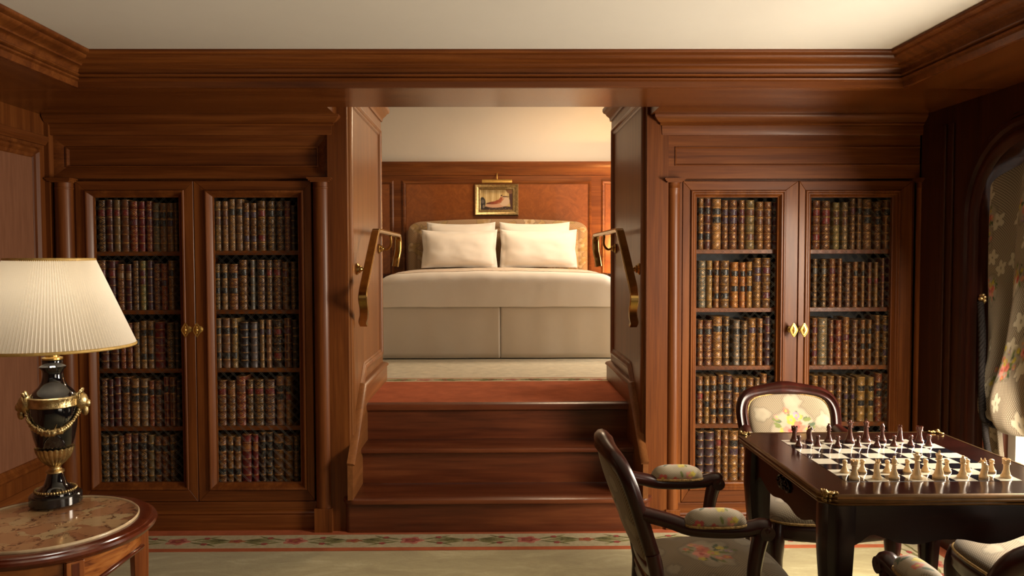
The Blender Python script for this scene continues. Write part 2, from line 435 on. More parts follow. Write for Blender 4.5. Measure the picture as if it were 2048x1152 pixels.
def tapestry(name, ground=(0.30, 0.225, 0.135, 1), dot=(0.56, 0.46, 0.31, 1), cell=150.0, sheen=0.2):
    """woven lozenge ground with bouquets kept in the colour attribute 'paint' (alpha = where they are)"""
    m, nt, b = new_mat(name)
    uv = nd(nt, 'ShaderNodeTexCoord'); mp = nd(nt, 'ShaderNodeMapping'); nt.links.new(uv.outputs['UV'], mp.inputs[0])
    mp.inputs['Rotation'].default_value = (0, 0, PI / 4); mp.inputs['Scale'].default_value = (cell, cell, cell)
    sp = nd(nt, 'ShaderNodeSeparateXYZ'); nt.links.new(mp.outputs[0], sp.inputs[0])
    a = math_n(nt, 'ABSOLUTE', math_n(nt, 'SUBTRACT', math_n(nt, 'FRACT', sp.outputs[0]), 0.5))
    c = math_n(nt, 'ABSOLUTE', math_n(nt, 'SUBTRACT', math_n(nt, 'FRACT', sp.outputs[1]), 0.5))
    d = math_n(nt, 'MAXIMUM', a, c)
    g = ramp(nt, d, [(0.27, dot), (0.37, ground)])
    at_ = nd(nt, 'ShaderNodeAttribute', attribute_name='paint')
    col = mixc(nt, at_.outputs['Alpha'], g, at_.outputs['Color'])
    nt.links.new(col, b.inputs['Base Color'])
    b.inputs['Roughness'].default_value = 0.85; b.inputs['Sheen Weight'].default_value = sheen
    bump(nt, b, d, 0.25, 0.001)
    return m
TAPESTRY = tapestry('floral_tapestry', (0.145, 0.105, 0.062, 1), (0.30, 0.24, 0.15, 1), 185.0)
CURTAINM = tapestry('floral_curtain_cloth', (0.17, 0.13, 0.085, 1), (0.45, 0.37, 0.26, 1), 110.0)
COVERM = tapestry('floral_coverlet_cloth', (0.56, 0.44, 0.32, 1), (0.60, 0.48, 0.36, 1), 60.0)
HEADM = tapestry('floral_headboard_cloth', (0.30, 0.19, 0.10, 1), (0.34, 0.22, 0.12, 1), 60.0)
def add_translucency(m, k):
    nt = m.node_tree; b = [n for n in nt.nodes if n.type == 'BSDF_PRINCIPLED'][0]; out = [n for n in nt.nodes if n.type == 'OUTPUT_MATERIAL'][0]
    tr = nd(nt, 'ShaderNodeBsdfTranslucent'); mx = nd(nt, 'ShaderNodeMixShader'); mx.inputs[0].default_value = k
    nt.links.new(b.inputs['Base Color'].links[0].from_socket, tr.inputs[0])
    nt.links.new(b.outputs[0], mx.inputs[1]); nt.links.new(tr.outputs[0], mx.inputs[2]); nt.links.new(mx.outputs[0], out.inputs[0])
add_translucency(CURTAINM, 0.45)
def paint_mat(name, rough=0.5):
    m, nt, b = new_mat(name)
    at_ = nd(nt, 'ShaderNodeAttribute', attribute_name='paint')
    nt.links.new(at_.outputs['Color'], b.inputs['Base Color']); b.inputs['Roughness'].default_value = rough
    return m
CANVAS = paint_mat('oil_on_canvas', 0.4)
def shade_mat():
    m, nt, b = new_mat('pleated_silk_shade')
    b.inputs['Base Color'].default_value = (0.84, 0.78, 0.68, 1); b.inputs['Roughness'].default_value = 0.75
    tr = nd(nt, 'ShaderNodeBsdfTranslucent'); tr.inputs[0].default_value = (0.82, 0.74, 0.60, 1)
    mx = nd(nt, 'ShaderNodeMixShader'); mx.inputs[0].default_value = 0.35
    out = [n for n in nt.nodes if n.type == 'OUTPUT_MATERIAL'][0]
    nt.links.new(b.outputs[0], mx.inputs[1]); nt.links.new(tr.outputs[0], mx.inputs[2]); nt.links.new(mx.outputs[0], out.inputs[0])
    bump(nt, b, noise_n(nt, mapping(nt, (1, 1, 1)), 300, 2, 0.5), 0.1, 0.001)
    return m
SHADE = shade_mat()
def glass_mat():
    m, nt, b = new_mat('window_glass')
    t = nd(nt, 'ShaderNodeBsdfTransparent'); g = nd(nt, 'ShaderNodeBsdfGlossy'); g.inputs['Roughness'].default_value = 0.02
    mx = nd(nt, 'ShaderNodeMixShader'); mx.inputs[0].default_value = 0.06
    out = [n for n in nt.nodes if n.type == 'OUTPUT_MATERIAL'][0]
    nt.links.new(t.outputs[0], mx.inputs[1]); nt.links.new(g.outputs[0], mx.inputs[2]); nt.links.new(mx.outputs[0], out.inputs[0])
    return m
GLASS = glass_mat()

# ------------------------------------------------------------------ woven flowers (colour, coverage) for a set of points
ROSE, PINK, CORAL, LEAF, LEAF2, YEL, LIL, CREAM = [(0.40, 0.065, 0.05), (0.55, 0.22, 0.16), (0.48, 0.13, 0.075), (0.13, 0.155, 0.035), (0.05, 0.075, 0.035), (0.46, 0.36, 0.045), (0.30, 0.20, 0.26), (0.345, 0.29, 0.20)]
def put(R, x, y, cx, cy, rx, ry, ang, col, a=1.0, soft=None):
    c, s = math.cos(ang), math.sin(ang)
    dx = (x - cx) * c + (y - cy) * s; dy = -(x - cx) * s + (y - cy) * c
    d = (dx / rx) ** 2 + (dy / ry) ** 2
    m = (1 - (smoothstep(0.75, 1.15, d) if soft is None else smoothstep(soft, 1.3, d))) * a
    R[:, :3] = R[:, :3] * (1 - m[:, None]) + np.array(col)[None] * m[:, None]
    R[:, 3] = np.maximum(R[:, 3], m)
def leafp(R, x, y, cx, cy, L, ang, col): put(R, x, y, cx + math.cos(ang) * L * .5, cy + math.sin(ang) * L * .5, L * .5, L * .2, ang, col)
def flower(R, x, y, cx, cy, r, col, core, n=5):
    for k in range(n):
        a = 2 * PI * k / n + cx * 40
        sh = 0.8 + 0.35 * ((k * 7) % 3) / 2
        put(R, x, y, cx + math.cos(a) * r * .55, cy + math.sin(a) * r * .55, r * .52, r * .45, a, tuple(c * sh for c in col))
    put(R, x, y, cx, cy, r * .34, r * .3, 0, core)
def cloud(R, x, y, cx, cy, rx, ry, seed, col=CREAM):
    r_ = random.Random(seed)
    for k in range(11):
        a = 2 * PI * k / 11 + r_.uniform(-.2, .2); d = r_.uniform(.5, .8)
        put(R, x, y, cx + math.cos(a) * rx * d, cy + math.sin(a) * ry * d, rx * r_.uniform(.26, .5), ry * r_.uniform(.22, .42), r_.uniform(0, 3), col, .8, .35)
    put(R, x, y, cx, cy, rx * .75, ry * .75, 0, col, .9, .5)
def bouquet(R, x, y, cx, cy, S, seed):
    r_ = random.Random(seed)
    cloud(R, x, y, cx, cy, S * 1.02, S * .92, seed)
    for k in range(15):
        a = r_.uniform(0, 2 * PI); d = S * r_.uniform(.3, .6)
        leafp(R, x, y, cx + math.cos(a) * d, cy + math.sin(a) * d, S * r_.uniform(.26, .42), a + r_.uniform(-.7, .7), LEAF if k % 3 else LEAF2)
    for k in range(9):
        a = 2 * PI * k / 9 + r_.uniform(-.3, .3); d = S * r_.uniform(.45, .85)
        flower(R, x, y, cx + math.cos(a) * d, cy + math.sin(a) * d * .9, S * r_.uniform(.1, .17), [PINK, YEL, LIL, CORAL][k % 4], YEL)
    flower(R, x, y, cx - S * .12, cy - S * .2, S * .3, PINK, ROSE, 6)
    flower(R, x, y, cx + S * .22, cy - S * .05, S * .24, CORAL, ROSE, 6)
    flower(R, x, y, cx - S * .05, cy + S * .22, S * .2, YEL, PINK, 5)

# ------------------------------------------------------------------ the setting
XL, XR = -2.15, 2.085          # faces of the side walls
YD = 3.80                      # plane of the bookcase doors
SOF, CEILZ, UP = 2.03, 2.158, 0.565
def struct(name, mb, mat, parent=None, **k):
    o = mb.build(name, mat, parent, **k)
    if parent is None: o['kind'] = 'structure'
    return o

floor = struct('floor', MB().box(XL - .1, XR + .22, -2.75, 3.84, -.06, 0), CARPET)
# woven border of the carpet along the three walls
def border_strip(pts, lo, hi, z):   # mitred flat band running inside the walls: pts = rectangle corners (x0, x1, y_back)
    x0, x1, yb = pts; y0 = -2.6; m = MB()
    for a, b in (((x0, lo), (x0, hi)),):
        pass
    A = [(x0 + lo, y0), (x0 + lo, yb - lo), (x1 - lo, yb - lo), (x1 - lo, y0)]
    B = [(x0 + hi, y0), (x0 + hi, yb - hi), (x1 - hi, yb - hi), (x1 - hi, y0)]
    for i in range(3):
        q = [A[i], A[i + 1], B[i + 1], B[i]]
        m.loft([[(x, y, 0.0005) for x, y in q], [(x, y, z) for x, y in q]])
    return m
R0 = (XL, XR, 3.80)
border_strip(R0, 0.0, 0.085, .004).build('red_edge_band', REDCARPET, floor)
border_strip(R0, 0.0855, 0.250, .005).build('cream_band', CREAMBAND, floor)
border_strip(R0, 0.2505, 0.283, .004).build('red_line_band', REDCARPET, floor)
FL_ROSE = plain('woven_rose', (0.27, 0.045, 0.035, 1), .95, var=(80, .3)); FL_PINK = plain('woven_pink', (0.42, 0.15, 0.10, 1), .95, var=(80, .2))
FL_LEAF = plain('woven_leaf', (0.17, 0.155, 0.055, 1), .95, var=(80, .3)); FL_ORANGE = plain('woven_orange', (0.30, 0.10, 0.035, 1), .95, var=(80, .3))
def border_motifs(m, org, ds, dt, length, phase=0.0):
    """flowers along a border: org + s*ds + t*dt"""
    O, S, T = Vector(org), Vector(ds), Vector(dt)
    def poly(pts, mi, z=.0062):
        m.m = mi
        P = [O + S * a + T * b for a, b in pts]
        m.loft([[(p.x, p.y, .005) for p in P], [(p.x, p.y, z) for p in P]], cap0=False)
    def leaf(s, t, L, a, wd=.17):
        c, q = math.cos(a), math.sin(a)
        pr = [(0, 0), (.3, wd * .42), (.6, wd * .34), (1, 0), (.6, -wd * .34), (.3, -wd * .42)]
        poly([(s + L * (x * c - y * q), t + L * (x * q + y * c)) for x, y in pr], 2)
    def disc(s, t, rx, ry, mi, z, n=9, wob=.2, k=5):
        poly([(s + rx * (1 + wob * math.cos(k * 2 * PI * i / (n * 2))) * math.cos(2 * PI * i / (n * 2)), t + ry * (1 + wob * math.cos(k * 2 * PI * i / (n * 2))) * math.sin(2 * PI * i / (n * 2))) for i in range(n * 2)], mi, z)
    P = 0.552; n = int(length / P) + 2
    for i in range(n):
        s0 = phase + i * P
        if s0 > length - .1: break
        disc(s0, 0, .052, .040, 1, .0064); disc(s0, 0, .034, .026, 0, .0068); disc(s0, 0, .014, .011, 3, .0072, 6)
        for sg in (-1, 1):
            for dx, dt_, L, a in ((.05, .01, .10, .35), (.06, -.01, .10, -.3), (.11, .02, .085, .55), (.12, -.02, .085, -.5), (.15, .0, .10, .1), (.09, 0, .09, .05)):
                leaf(s0 + sg * dx, dt_, L, a if sg > 0 else PI - a)
            disc(s0 + sg * .125, .038, .015, .012, 0, .0066, 6); disc(s0 + sg * .135, -.036, .015, .012, 0, .0066, 6)
        s1 = s0 + P / 2
        if s1 < length - .1:
            disc(s1, 0, .036, .020, 3, .0066); disc(s1, 0, .014, .010, 0, .007, 6)
            for sg in (-1, 1):
                for dx, dt_, L, a in ((.03, .005, .12, .32), (.03, -.005, .12, -.32), (.06, .01, .11, .12), (.05, -.005, .11, -.08)):
                    leaf(s1 + sg * dx, dt_, L, a if sg > 0 else PI - a)
fm = MB()
border_motifs(fm, (XL + .17, 3.632, 0), (1, 0, 0), (0, 1, 0), XR - XL - .3, 0.482)
border_motifs(fm, (XR - .168, -2.4, 0), (0, 1, 0), (-1, 0, 0), 5.9, 0.2)
border_motifs(fm, (XL + .168, -2.4, 0), (0, 1, 0), (1, 0, 0), 5.9, 0.2)
fm.build('woven_flowers', [FL_ROSE, FL_PINK, FL_LEAF, FL_ORANGE], floor, kind='stuff')

struct('ceiling', MB().box(XL - .1, XR + .22, -2.75, 3.3, CEILZ, CEILZ + .08), CEIL)

# soffit that frames the ceiling, lower than it, with the deep wooden cornice on its inner edge
SX0, SX1, SY = -1.68, 1.673, 3.168
struct('trim_1', MB().box(XL - .1, SX0 - .001, -2.75, 3.168, SOF, CEILZ - .001), WS_['y'])
struct('trim_2', MB().box(SX1 + .001, XR + .22, -2.75, 3.168, SOF, CEILZ - .001), WS_['y'])
sm = MB()
sm.box(XL - .1, -.7556, SY + .001, 4.1, SOF, 3.0); sm.box(.7556, XR + .22, SY + .001, 4.1, SOF, 3.0); sm.box(-.7556, .7556, SY + .001, 3.5556, SOF, 3.0)
struct('trim_3', sm, WS_['x'])
cp = [(0, 0), (.014, 0), (.014, .024), (.018, .026), (.024, .029), (.026, .034), (.023, .039), (.019, .041), (.024, .043), (.029, .047), (.029, .051), (.024, .054), (.020, .056), (.024, .070), (.034, .077), (.052, .078), (.054, .084), (.064, .090), (.080, .096), (.090, .104), (.092, .109), (.100, .110), (.108, .114), (.112, .120), (.112, CEILZ - SOF - .001), (0, CEILZ - SOF - .001)]
cpz = [(o, SOF + z) for o, z in cp]
struct('trim_4', MB().sweep([(SX0, -2.7), (SX0, SY), (SX1, SY), (SX1, -2.7)], cpz), W['x'], smooth=40)

# left wall with panelling
wl = struct('wall_left', MB().box(XL - .12, XL, -2.75, 4.1, 0, SOF), W['z'])
def wall_frame(x, y0, y1, z0, z1, sgn, parent, mat_panel):
    """framed panel on a wall x = const; sgn = direction it faces"""
    prof = [(0, 0), (0, .012), (.012, .022), (.022, .022), (.034, .010), (.040, .010), (.050, .003)]
    loops = [[(x + sgn * h, y0 + d, z0 + d), (x + sgn * h, y1 - d, z0 + d), (x + sgn * h, y1 - d, z1 - d), (x + sgn * h, y0 + d, z1 - d)] for d, h in prof]
    MB().loft(loops, False, False).build('panel_moulding', W['z'], parent, smooth=35)
    d = .052
    a, b = sorted((x + sgn * .0005, x + sgn * .003))
    MB().box(a, b, y0 + d, y1 - d, z0 + d, z1 - d).build('panel', mat_panel, parent)
for y0, y1 in ((2.55, 3.70), (1.3, 2.45), (0.05, 1.2)):
    wall_frame(XL, y0, y1, .36, 1.868, 1, wl, PANELV)
MB().sweep([(XL, -2.7), (XL, 3.745)], [(0, 1.885), (.012, 1.885), (.022, 1.9), (.028, 1.912), (.028, 1.925), (.012, 1.93), (0, 1.93)]).build('rail_moulding', W['y'], wl, smooth=35)
bl = struct('baseboard_left', MB().sweep([(XL, -2.7), (XL, 3.745)], [(0, 0), (.024, 0), (.024, .22), (.018, .25), (.010, .27), (.004, .29), (0, .29)]), W['y'], smooth=35)
# post in the corner beside the left bookcase, facing the room
cl = MB(); x0 = XL; x1 = AX(99, 300, 3.76)
cl.box(x0, x1, 3.752, 3.83, 0, SOF); struct('trim_5', cl, W['z'])
# right corner post
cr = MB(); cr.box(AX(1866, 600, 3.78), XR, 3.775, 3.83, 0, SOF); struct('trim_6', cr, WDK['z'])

# right wall with two arched windows, deep reveals, frames and glass
def arch_loop(y0, y1, z0, z1, r, n=8):
    pts = []
    for cy, cz, a0 in ((y1 - r, z0 + .06, -90), (y1 - r, z1 - r, 0), (y0 + r, z1 - r, 90), (y0 + r, z0 + .06, 180)):
        rr = .06 if cz < z0 + .1 else r
        cyy = cy if rr == r else (y1 - rr if cy > (y0 + y1) / 2 else y0 + rr)
        for k in range(n + 1):
            a = math.radians(a0 + 90 * k / n)
            pts.append((cyy + rr * math.cos(a), cz + rr * math.sin(a)))
    return pts
WIN = [(2.02, 3.30, .30, 1.80, .30), (-.75, .75, .30, 1.80, .30)]
def wall_with_holes(x, ya, yb, za, zb, holes):
    bm = bmesh.new(); edges = []
    def ring(pts):
        vs = [bm.verts.new((x, y, z)) for y, z in pts]
        for i in range(len(vs)): edges.append(bm.edges.new((vs[i], vs[(i + 1) % len(vs)])))
    ring([(ya, za), (yb, za), (yb, zb), (ya, zb)])
    for h in holes: ring(h)
    bmesh.ops.triangle_fill(bm, use_beauty=True, edges=edges)
    m = MB(); m.verts([v.co[:] for v in bm.verts]); bm.verts.index_update()
    for f in bm.faces: m.face([v.index for v in f.verts])
    bm.free(); return m
loops = [arch_loop(*a) for a in WIN]
mw = wall_with_holes(XR, -2.75, 4.1, 0, SOF, loops)
for lp in loops:
    mw.loft([[(XR, y, z) for y, z in lp], [(XR + .21, y, z) for y, z in lp]], False, False)
m2 = wall_with_holes(XR + .21, -2.75, 4.1, 0, SOF, loops)
n0 = len(mw.v); mw.v += m2.v
for f in m2.f: mw.face([i + n0 for i in f])
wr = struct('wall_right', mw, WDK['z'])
apf = [(0, .0), (0, .012), (.016, .030), (.030, .034), (.044, .030), (.050, .020), (.064, .020), (.076, .030), (.092, .030), (.104, .018), (.116, .018), (.124, .004), (.124, 0)]
for a in WIN:
    ls = []
    for d, h in apf:
        ls.append([(XR - h, y, z) for y, z in arch_loop(a[0] - d, a[1] + d, a[2] - d, a[3] + d, a[4] + d * .9)])
    MB().loft(ls, False, False).build('arch_moulding', WP['z'], wr, smooth=35)
MB().sweep([(XR, 3.775), (XR, -2.7)], [(0, 0), (.024, 0), (.024, .19), (.012, .22), (0, .24)], side=1).build('baseboard', WP['y'], wr, smooth=35)
for y0 in (3.50, 3.56):
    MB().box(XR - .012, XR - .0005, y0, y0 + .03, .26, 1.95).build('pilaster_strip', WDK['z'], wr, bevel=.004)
PAINTW = plain('cream_window_paint', (0.70, 0.64, 0.52, 1), .5, var=(6, .04))
for i, a in enumerate(WIN):
    wf = MB(); lo = arch_loop(a[0] + .001, a[1] - .001, a[2] + .001, a[3] - .001, a[4]); li = arch_loop(a[0] + .05, a[1] - .05, a[2] + .05, a[3] - .05, a[4] - .045)
    X0, X1 = XR + .135, XR + .175
    wf.loft([[(X0, y, z) for y, z in lo], [(X0, y, z) for y, z in li], [(X1, y, z) for y, z in li], [(X1, y, z) for y, z in lo], [(X0, y, z) for y, z in lo]], False, False)
    win = struct('window_%d' % (i + 1), wf, PAINTW)
    ym = (a[0] + a[1]) / 2
    for nm, bx in (('mullion', (ym - .018, ym + .018, a[2] + .04, a[3] - .04)), ('transom', (a[0] + .04, a[1] - .04, 1.38, 1.41)), ('transom', (a[0] + .04, a[1] - .04, .80, .83))):
        MB().box(X0 + .005, X1 - .005, *bx).build(nm, PAINTW, win, bevel=.004)
    MB().loft([[(X0 + .019, y, z) for y, z in li], [(X0 + .021, y, z) for y, z in li]]).build('pane', GLASS, win)
    MB().box(XR + .01, XR + .134, a[0] + .02, a[1] - .02, a[2] + .001, a[2] + .03).build('sill', PAINTW, win, bevel=.006)

# wall behind the camera
rw = MB()
rw.box(XL - .1, XR + .2, -2.75, -2.6, 0, SOF)
struct('wall_rear', rw, W['z'])

# back wall behind the bookcases and the two panelled jambs of the raised alcove
JL, JR = -.7085, .7435
YJ0, YJ1 = 3.775, 4.915
struct('wall_back_left', MB().box(XL - .1, -.81, 4.06, 4.14, 0, 3.0), W['z'])
struct('wall_back_right', MB().box(.85, XR + .2, 4.06, 4.14, 0, 3.0), W['z'])
def jamb(name, xf, xo, sgn):
    j = struct(name, MB().box(min(xf, xo), max(xf, xo), YJ0, YJ1, 0, 3.0), WJ['z'])
    MB().box(min(xf, xo), max(xf, xo), YJ0 - .006, YJ0 - .0003, 0, SOF + .4).build('front_post', W['z'], j)
    # raised-and-fielded panel with its lower edge following the stairs
    poly = [(3.845, .46), (4.20, .762), (4.81, .762), (4.81, 2.115), (3.845, 2.115)]
    def inset(P, d):
        out = []
        n = len(P)
        for i in range(n):
            p0, p1, p2 = Vector(P[i - 1]), Vector(P[i]), Vector(P[(i + 1) % n])
            a = (p1 - p0).normalized(); b = (p2 - p1).normalized()
            na, nb = Vector((-a.y, a.x)), Vector((-b.y, b.x)); m = (na + nb); m /= m.dot(na)
            out.append(p1 + m * d)
        return out
    prof = [(-.03, 0), (-.03, .006), (-.022, .014), (-.010, .018), (0, .014), (.004, .008), (.012, .008), (.018, .001)]
    loops = [[(xf + sgn * h, p.x, p.y) for p in inset(poly, d)] for d, h in prof]
    MB().loft(loops, False, False).build('panel_moulding', WJ['z'], j, smooth=35)
    # skirting that climbs with the steps
    top = [(3.70, .345), (4.085, .665), (YJ1 + .006, .665)]
    bot = [(3.70, .177), (3.99, .177), (3.99, .30), (4.15, .30), (4.15, .50), (4.19, .50), (4.19, .568), (YJ1 + .006, .568)]
    sk = MB(); P = top + bot[::-1]
    sk.loft([[(xf + sgn * .0005, y, z) for y, z in P], [(xf + sgn * .026, y, z) for y, z in P]])
    sk.build('stair_skirt', WJ['y'], j)
    cap = MB()
    pr = [(0, 0), (.034, 0), (.036, .006), (.030, .014), (.014, .020), (0, .022)]
    ls = []
    for (y, z), (ny, nz) in zip(top, ((-.64, .77), (-.34, .94), (0, 1))):
        ls.append([(xf + sgn * (o + .0005), y + ny * h, z + nz * h) for o, h in pr])
    cap.loft(ls); cap.build('skirt_cap', WJ['y'], j, smooth=35)
    # corner bead and crown
    cm = MB()
    pth = [(xf, 3.64), (xf, YJ1), (xo, YJ1)]
    cm.sweep(pth, [(0, 2.20), (.008, 2.20), (.012, 2.222), (.028, 2.24), (.034, 2.252), (.044, 2.258), (.05, 2.27), (.05, 2.285), (0, 2.285)], side=sgn)
    cm.build('crown_moulding', WJ['y'], j, smooth=35)
    return j
jl = jamb('trim_7', JL, -.803, 1)
jr = jamb('trim_8', JR, .848, -1)

# raised bedroom
fu = MB(); fu.box(-.7, .735, 4.165, 4.87, .40, UP - .004); fu.box(-2.4, 2.4, 4.87, 7.9, .40, UP - .004)
fup = struct('floor_upper', fu, UPCARPET)
MB().box(JL + .0005, JR - .0005, 4.168, 4.855, UP - .0035, UP + .002).build('red_edge_band', REDCARPET, fup)
MB().box(-2.39, 2.39, 4.9165, 4.985, UP - .0035, UP + .0015).build('cream_band', CREAMBAND, fup)
MB().box(JL + .0005, JR - .0005, 4.856, 4.916, UP - .0035, UP + .0015).build('cream_band', CREAMBAND, fup)
MB().box(-2.39, 2.39, 4.9855, 5.0, UP - .0035, UP + .002).build('red_line_band', REDCARPET, fup)
um = MB()
border_motifs(um, (-2.3, 4.92, 0), (1, 0, 0), (0, .6, 0), 4.6, 0.2)
um.v = [(x, y, z + UP - .0035) for x, y, z in um.v]
um.build('woven_flowers', [FL_ROSE, FL_PINK, FL_LEAF, FL_ORANGE], fup, kind='stuff')
bf = MB(); bf.box(-2.5, -.8035, 4.80, 4.90, .4, 3.0); bf.box(.8485, 2.5, 4.80, 4.90, .4, 3.0); struct('wall_bedroom_front', bf, CREAMWALL)
struct('wall_bedroom_left', MB().box(-2.5, -2.4, 4.9, 7.9, .4, 3.0), CREAMWALL)
BW = [(5.5, 1.15), (7.1, 1.15), (7.1, 2.35), (5.5, 2.35)]
mb = wall_with_holes(2.4, 4.9, 7.9, .4, 3.0, [BW]); mb.loft([[(2.4, y, z) for y, z in BW], [(2.52, y, z) for y, z in BW]], False, False)
struct('wall_bedroom_right', mb, CREAMWALL)
struct('ceiling_bedroom', MB().box(-2.5, 2.5, 3.5556, 7.9, 3.0, 3.08), CREAMWALL)
YW = 7.8
wb = struct('wall_bedroom_back', MB().box(-2.5, 2.5, YW, YW + .1, .4, 3.0), CREAMWALL)
# its mahogany panelling with burl fields
zt = AZ(325, YW); MB().box(-2.39, 2.39, YW - .03, YW - .0005, .57, zt - .02).build('panelling', W['x'], wb)
MB().sweep([(2.39, YW - .03), (-2.39, YW - .03)], [(0, zt - .13), (.01, zt - .13), (.012, zt - .10), (.022, zt - .085), (.028, zt - .06), (.036, zt - .045), (.048, zt - .03), (.052, zt - .012), (.052, zt), (-.029, zt), (-.029, zt - .13)], side=-1).build('cap_rail', W['x'], wb, smooth=35)
def front_frame(parent, x0, x1, z0, z1, y, prof, mat, panel=None, pd=None, name='panel_moulding'):
    loops = [[(x0 + d, y - h, z0 + d), (x1 - d, y - h, z0 + d), (x1 - d, y - h, z1 - d), (x0 + d, y - h, z1 - d)] for d, h in prof]
    MB().loft(loops, False, False).build(name, mat, parent, smooth=35)
    if panel is not None:
        d, h = prof[-1]
        MB().box(x0 + d, x1 - d, y - h - .001, y - .0004, z0 + d, z1 - d).build('panel', panel, parent)
bprof = [(0, 0), (0, .010), (.012, .018), (.024, .014), (.032, .004), (.04, .003)]
zp1 = AZ(361, YW - .03)
for u0, u1 in ((560, 788), (805, 1183), (1203, 1420)):
    front_frame(wb, AX(u0, 450, YW - .03), AX(u1, 450, YW - .03), .95, zp1, YW - .03, bprof, W['x'], BURL)

# ------------------------------------------------------------------ stairs
st = thing('staircase', 'three polished wooden steps with rounded ends climbing to the raised alcove', 'stairs', (0.02, 3.9, 0))
sx0, sx1 = JL + .001, JR - .001
WS = {a: wood('stair_mahogany_' + a, a, (0.050, 0.0105, 0.0034, 1), (0.105, 0.025, 0.0075, 1), (0.17, 0.048, 0.015, 1), 0.36, 0.15, 0.85, 9, 0.4) for a in 'xyz'}
def rounded_plan(x0, x1, y0, y1, r, n=8):
    P = []
    for k in range(n + 1):
        a = PI + PI / 2 * k / n; P.append((x0 + r + r * math.cos(a), y0 + r + r * math.sin(a)))
    for k in range(n + 1):
        a = 1.5 * PI + PI / 2 * k / n; P.append((x1 - r + r * math.cos(a), y0 + r + r * math.sin(a)))
    return P + [(x1, y1), (x0, y1)]
EXT = .034
MB().prism(rounded_plan(sx0 - EXT + .012, sx1 + EXT - .012, 3.742, 3.7685, .0264), 'z', 0, .148).build('riser', WS['x'], st, smooth=40)
def tread(plan_fn, z1, th, name='tread'):
    ls = []
    for dz, ins in ((-th, .012), (-th * .85, .003), (-th * .5, 0), (-th * .15, .003), (0, .014)):
        ls.append([(x, y, z1 + dz) for x, y in plan_fn(ins)])
    MB().loft(ls).build(name, WS['x'], st, smooth=40)
tread(lambda i: rounded_plan(sx0 - EXT + i, sx1 + EXT - i, 3.706 + i, 3.7735, .066 - i), .176, .027)
MB().box(sx0 + .018, sx1 - .018, 3.7745, 4.01, .05, .1755).build('tread', WS['x'], st)
tw = lambda y0, y1: (lambda i: [(sx0 + .018, y0 + i), (sx1 - .018, y0 + i), (sx1 - .018, y1), (sx0 + .018, y1)])
MB().box(sx0 + .018, sx1 - .018, 3.985, 4.0, .177, .340).build('riser', WS['x'], st)
tread(tw(3.938, 4.17), .368, .027)
MB().box(sx0 + .018, sx1 - .018, 4.15, 4.165, .369, .524).build('riser', WS['x'], st)
tread(tw(4.118, 4.167), UP, .040)

# ------------------------------------------------------------------ bookcases and their books
PAL = {'t': (0.19, 0.092, 0.040), 'o': (0.14, 0.050, 0.014), 'r': (0.15, 0.013, 0.011), 'b': (0.10, 0.026, 0.012), 'd': (0.035, 0.017, 0.012), 'k': (0.014, 0.014, 0.016),
       'g': (0.10, 0.090, 0.085), 'm': (0.075, 0.014, 0.016), 'p': (0.055, 0.021, 0.026), 's': (0.15, 0.115, 0.05), 'a': (0.27, 0.085, 0.018), 'y': (0.27, 0.16, 0.04)}
WORD = {'t': 'tan', 'o': 'ochre', 'r': 'crimson', 'b': 'brown', 'd': 'dark brown', 'k': 'black', 'g': 'grey', 'm': 'maroon', 'p': 'plum', 's': 'olive', 'a': 'amber', 'y': 'yellow'}
FIN = {'x': 'lozenge-tooled', 'f': 'flower-tooled', 'l': 'line-tooled', 'p': 'plain'}
LABC = {'k': (0.012, 0.012, 0.014), 'r': (0.16, 0.014, 0.012), 'm': (0.09, 0.012, 0.02), 'p': (0.05, 0.025, 0.045), 'b': (0.11, 0.035, 0.016), 'o': (0.26, 0.09, 0.02), 'g': (0.09, 0.08, 0.07), 'd': (0.03, 0.015, 0.01), 't': (0.22, 0.12, 0.05), 's': (0.1, 0.09, 0.05)}
ORD = ['first', 'second', 'third', 'fourth', 'fifth', 'sixth', 'seventh', 'eighth', 'ninth', 'tenth', 'eleventh', 'twelfth']
YB = YD + .052                      # spines
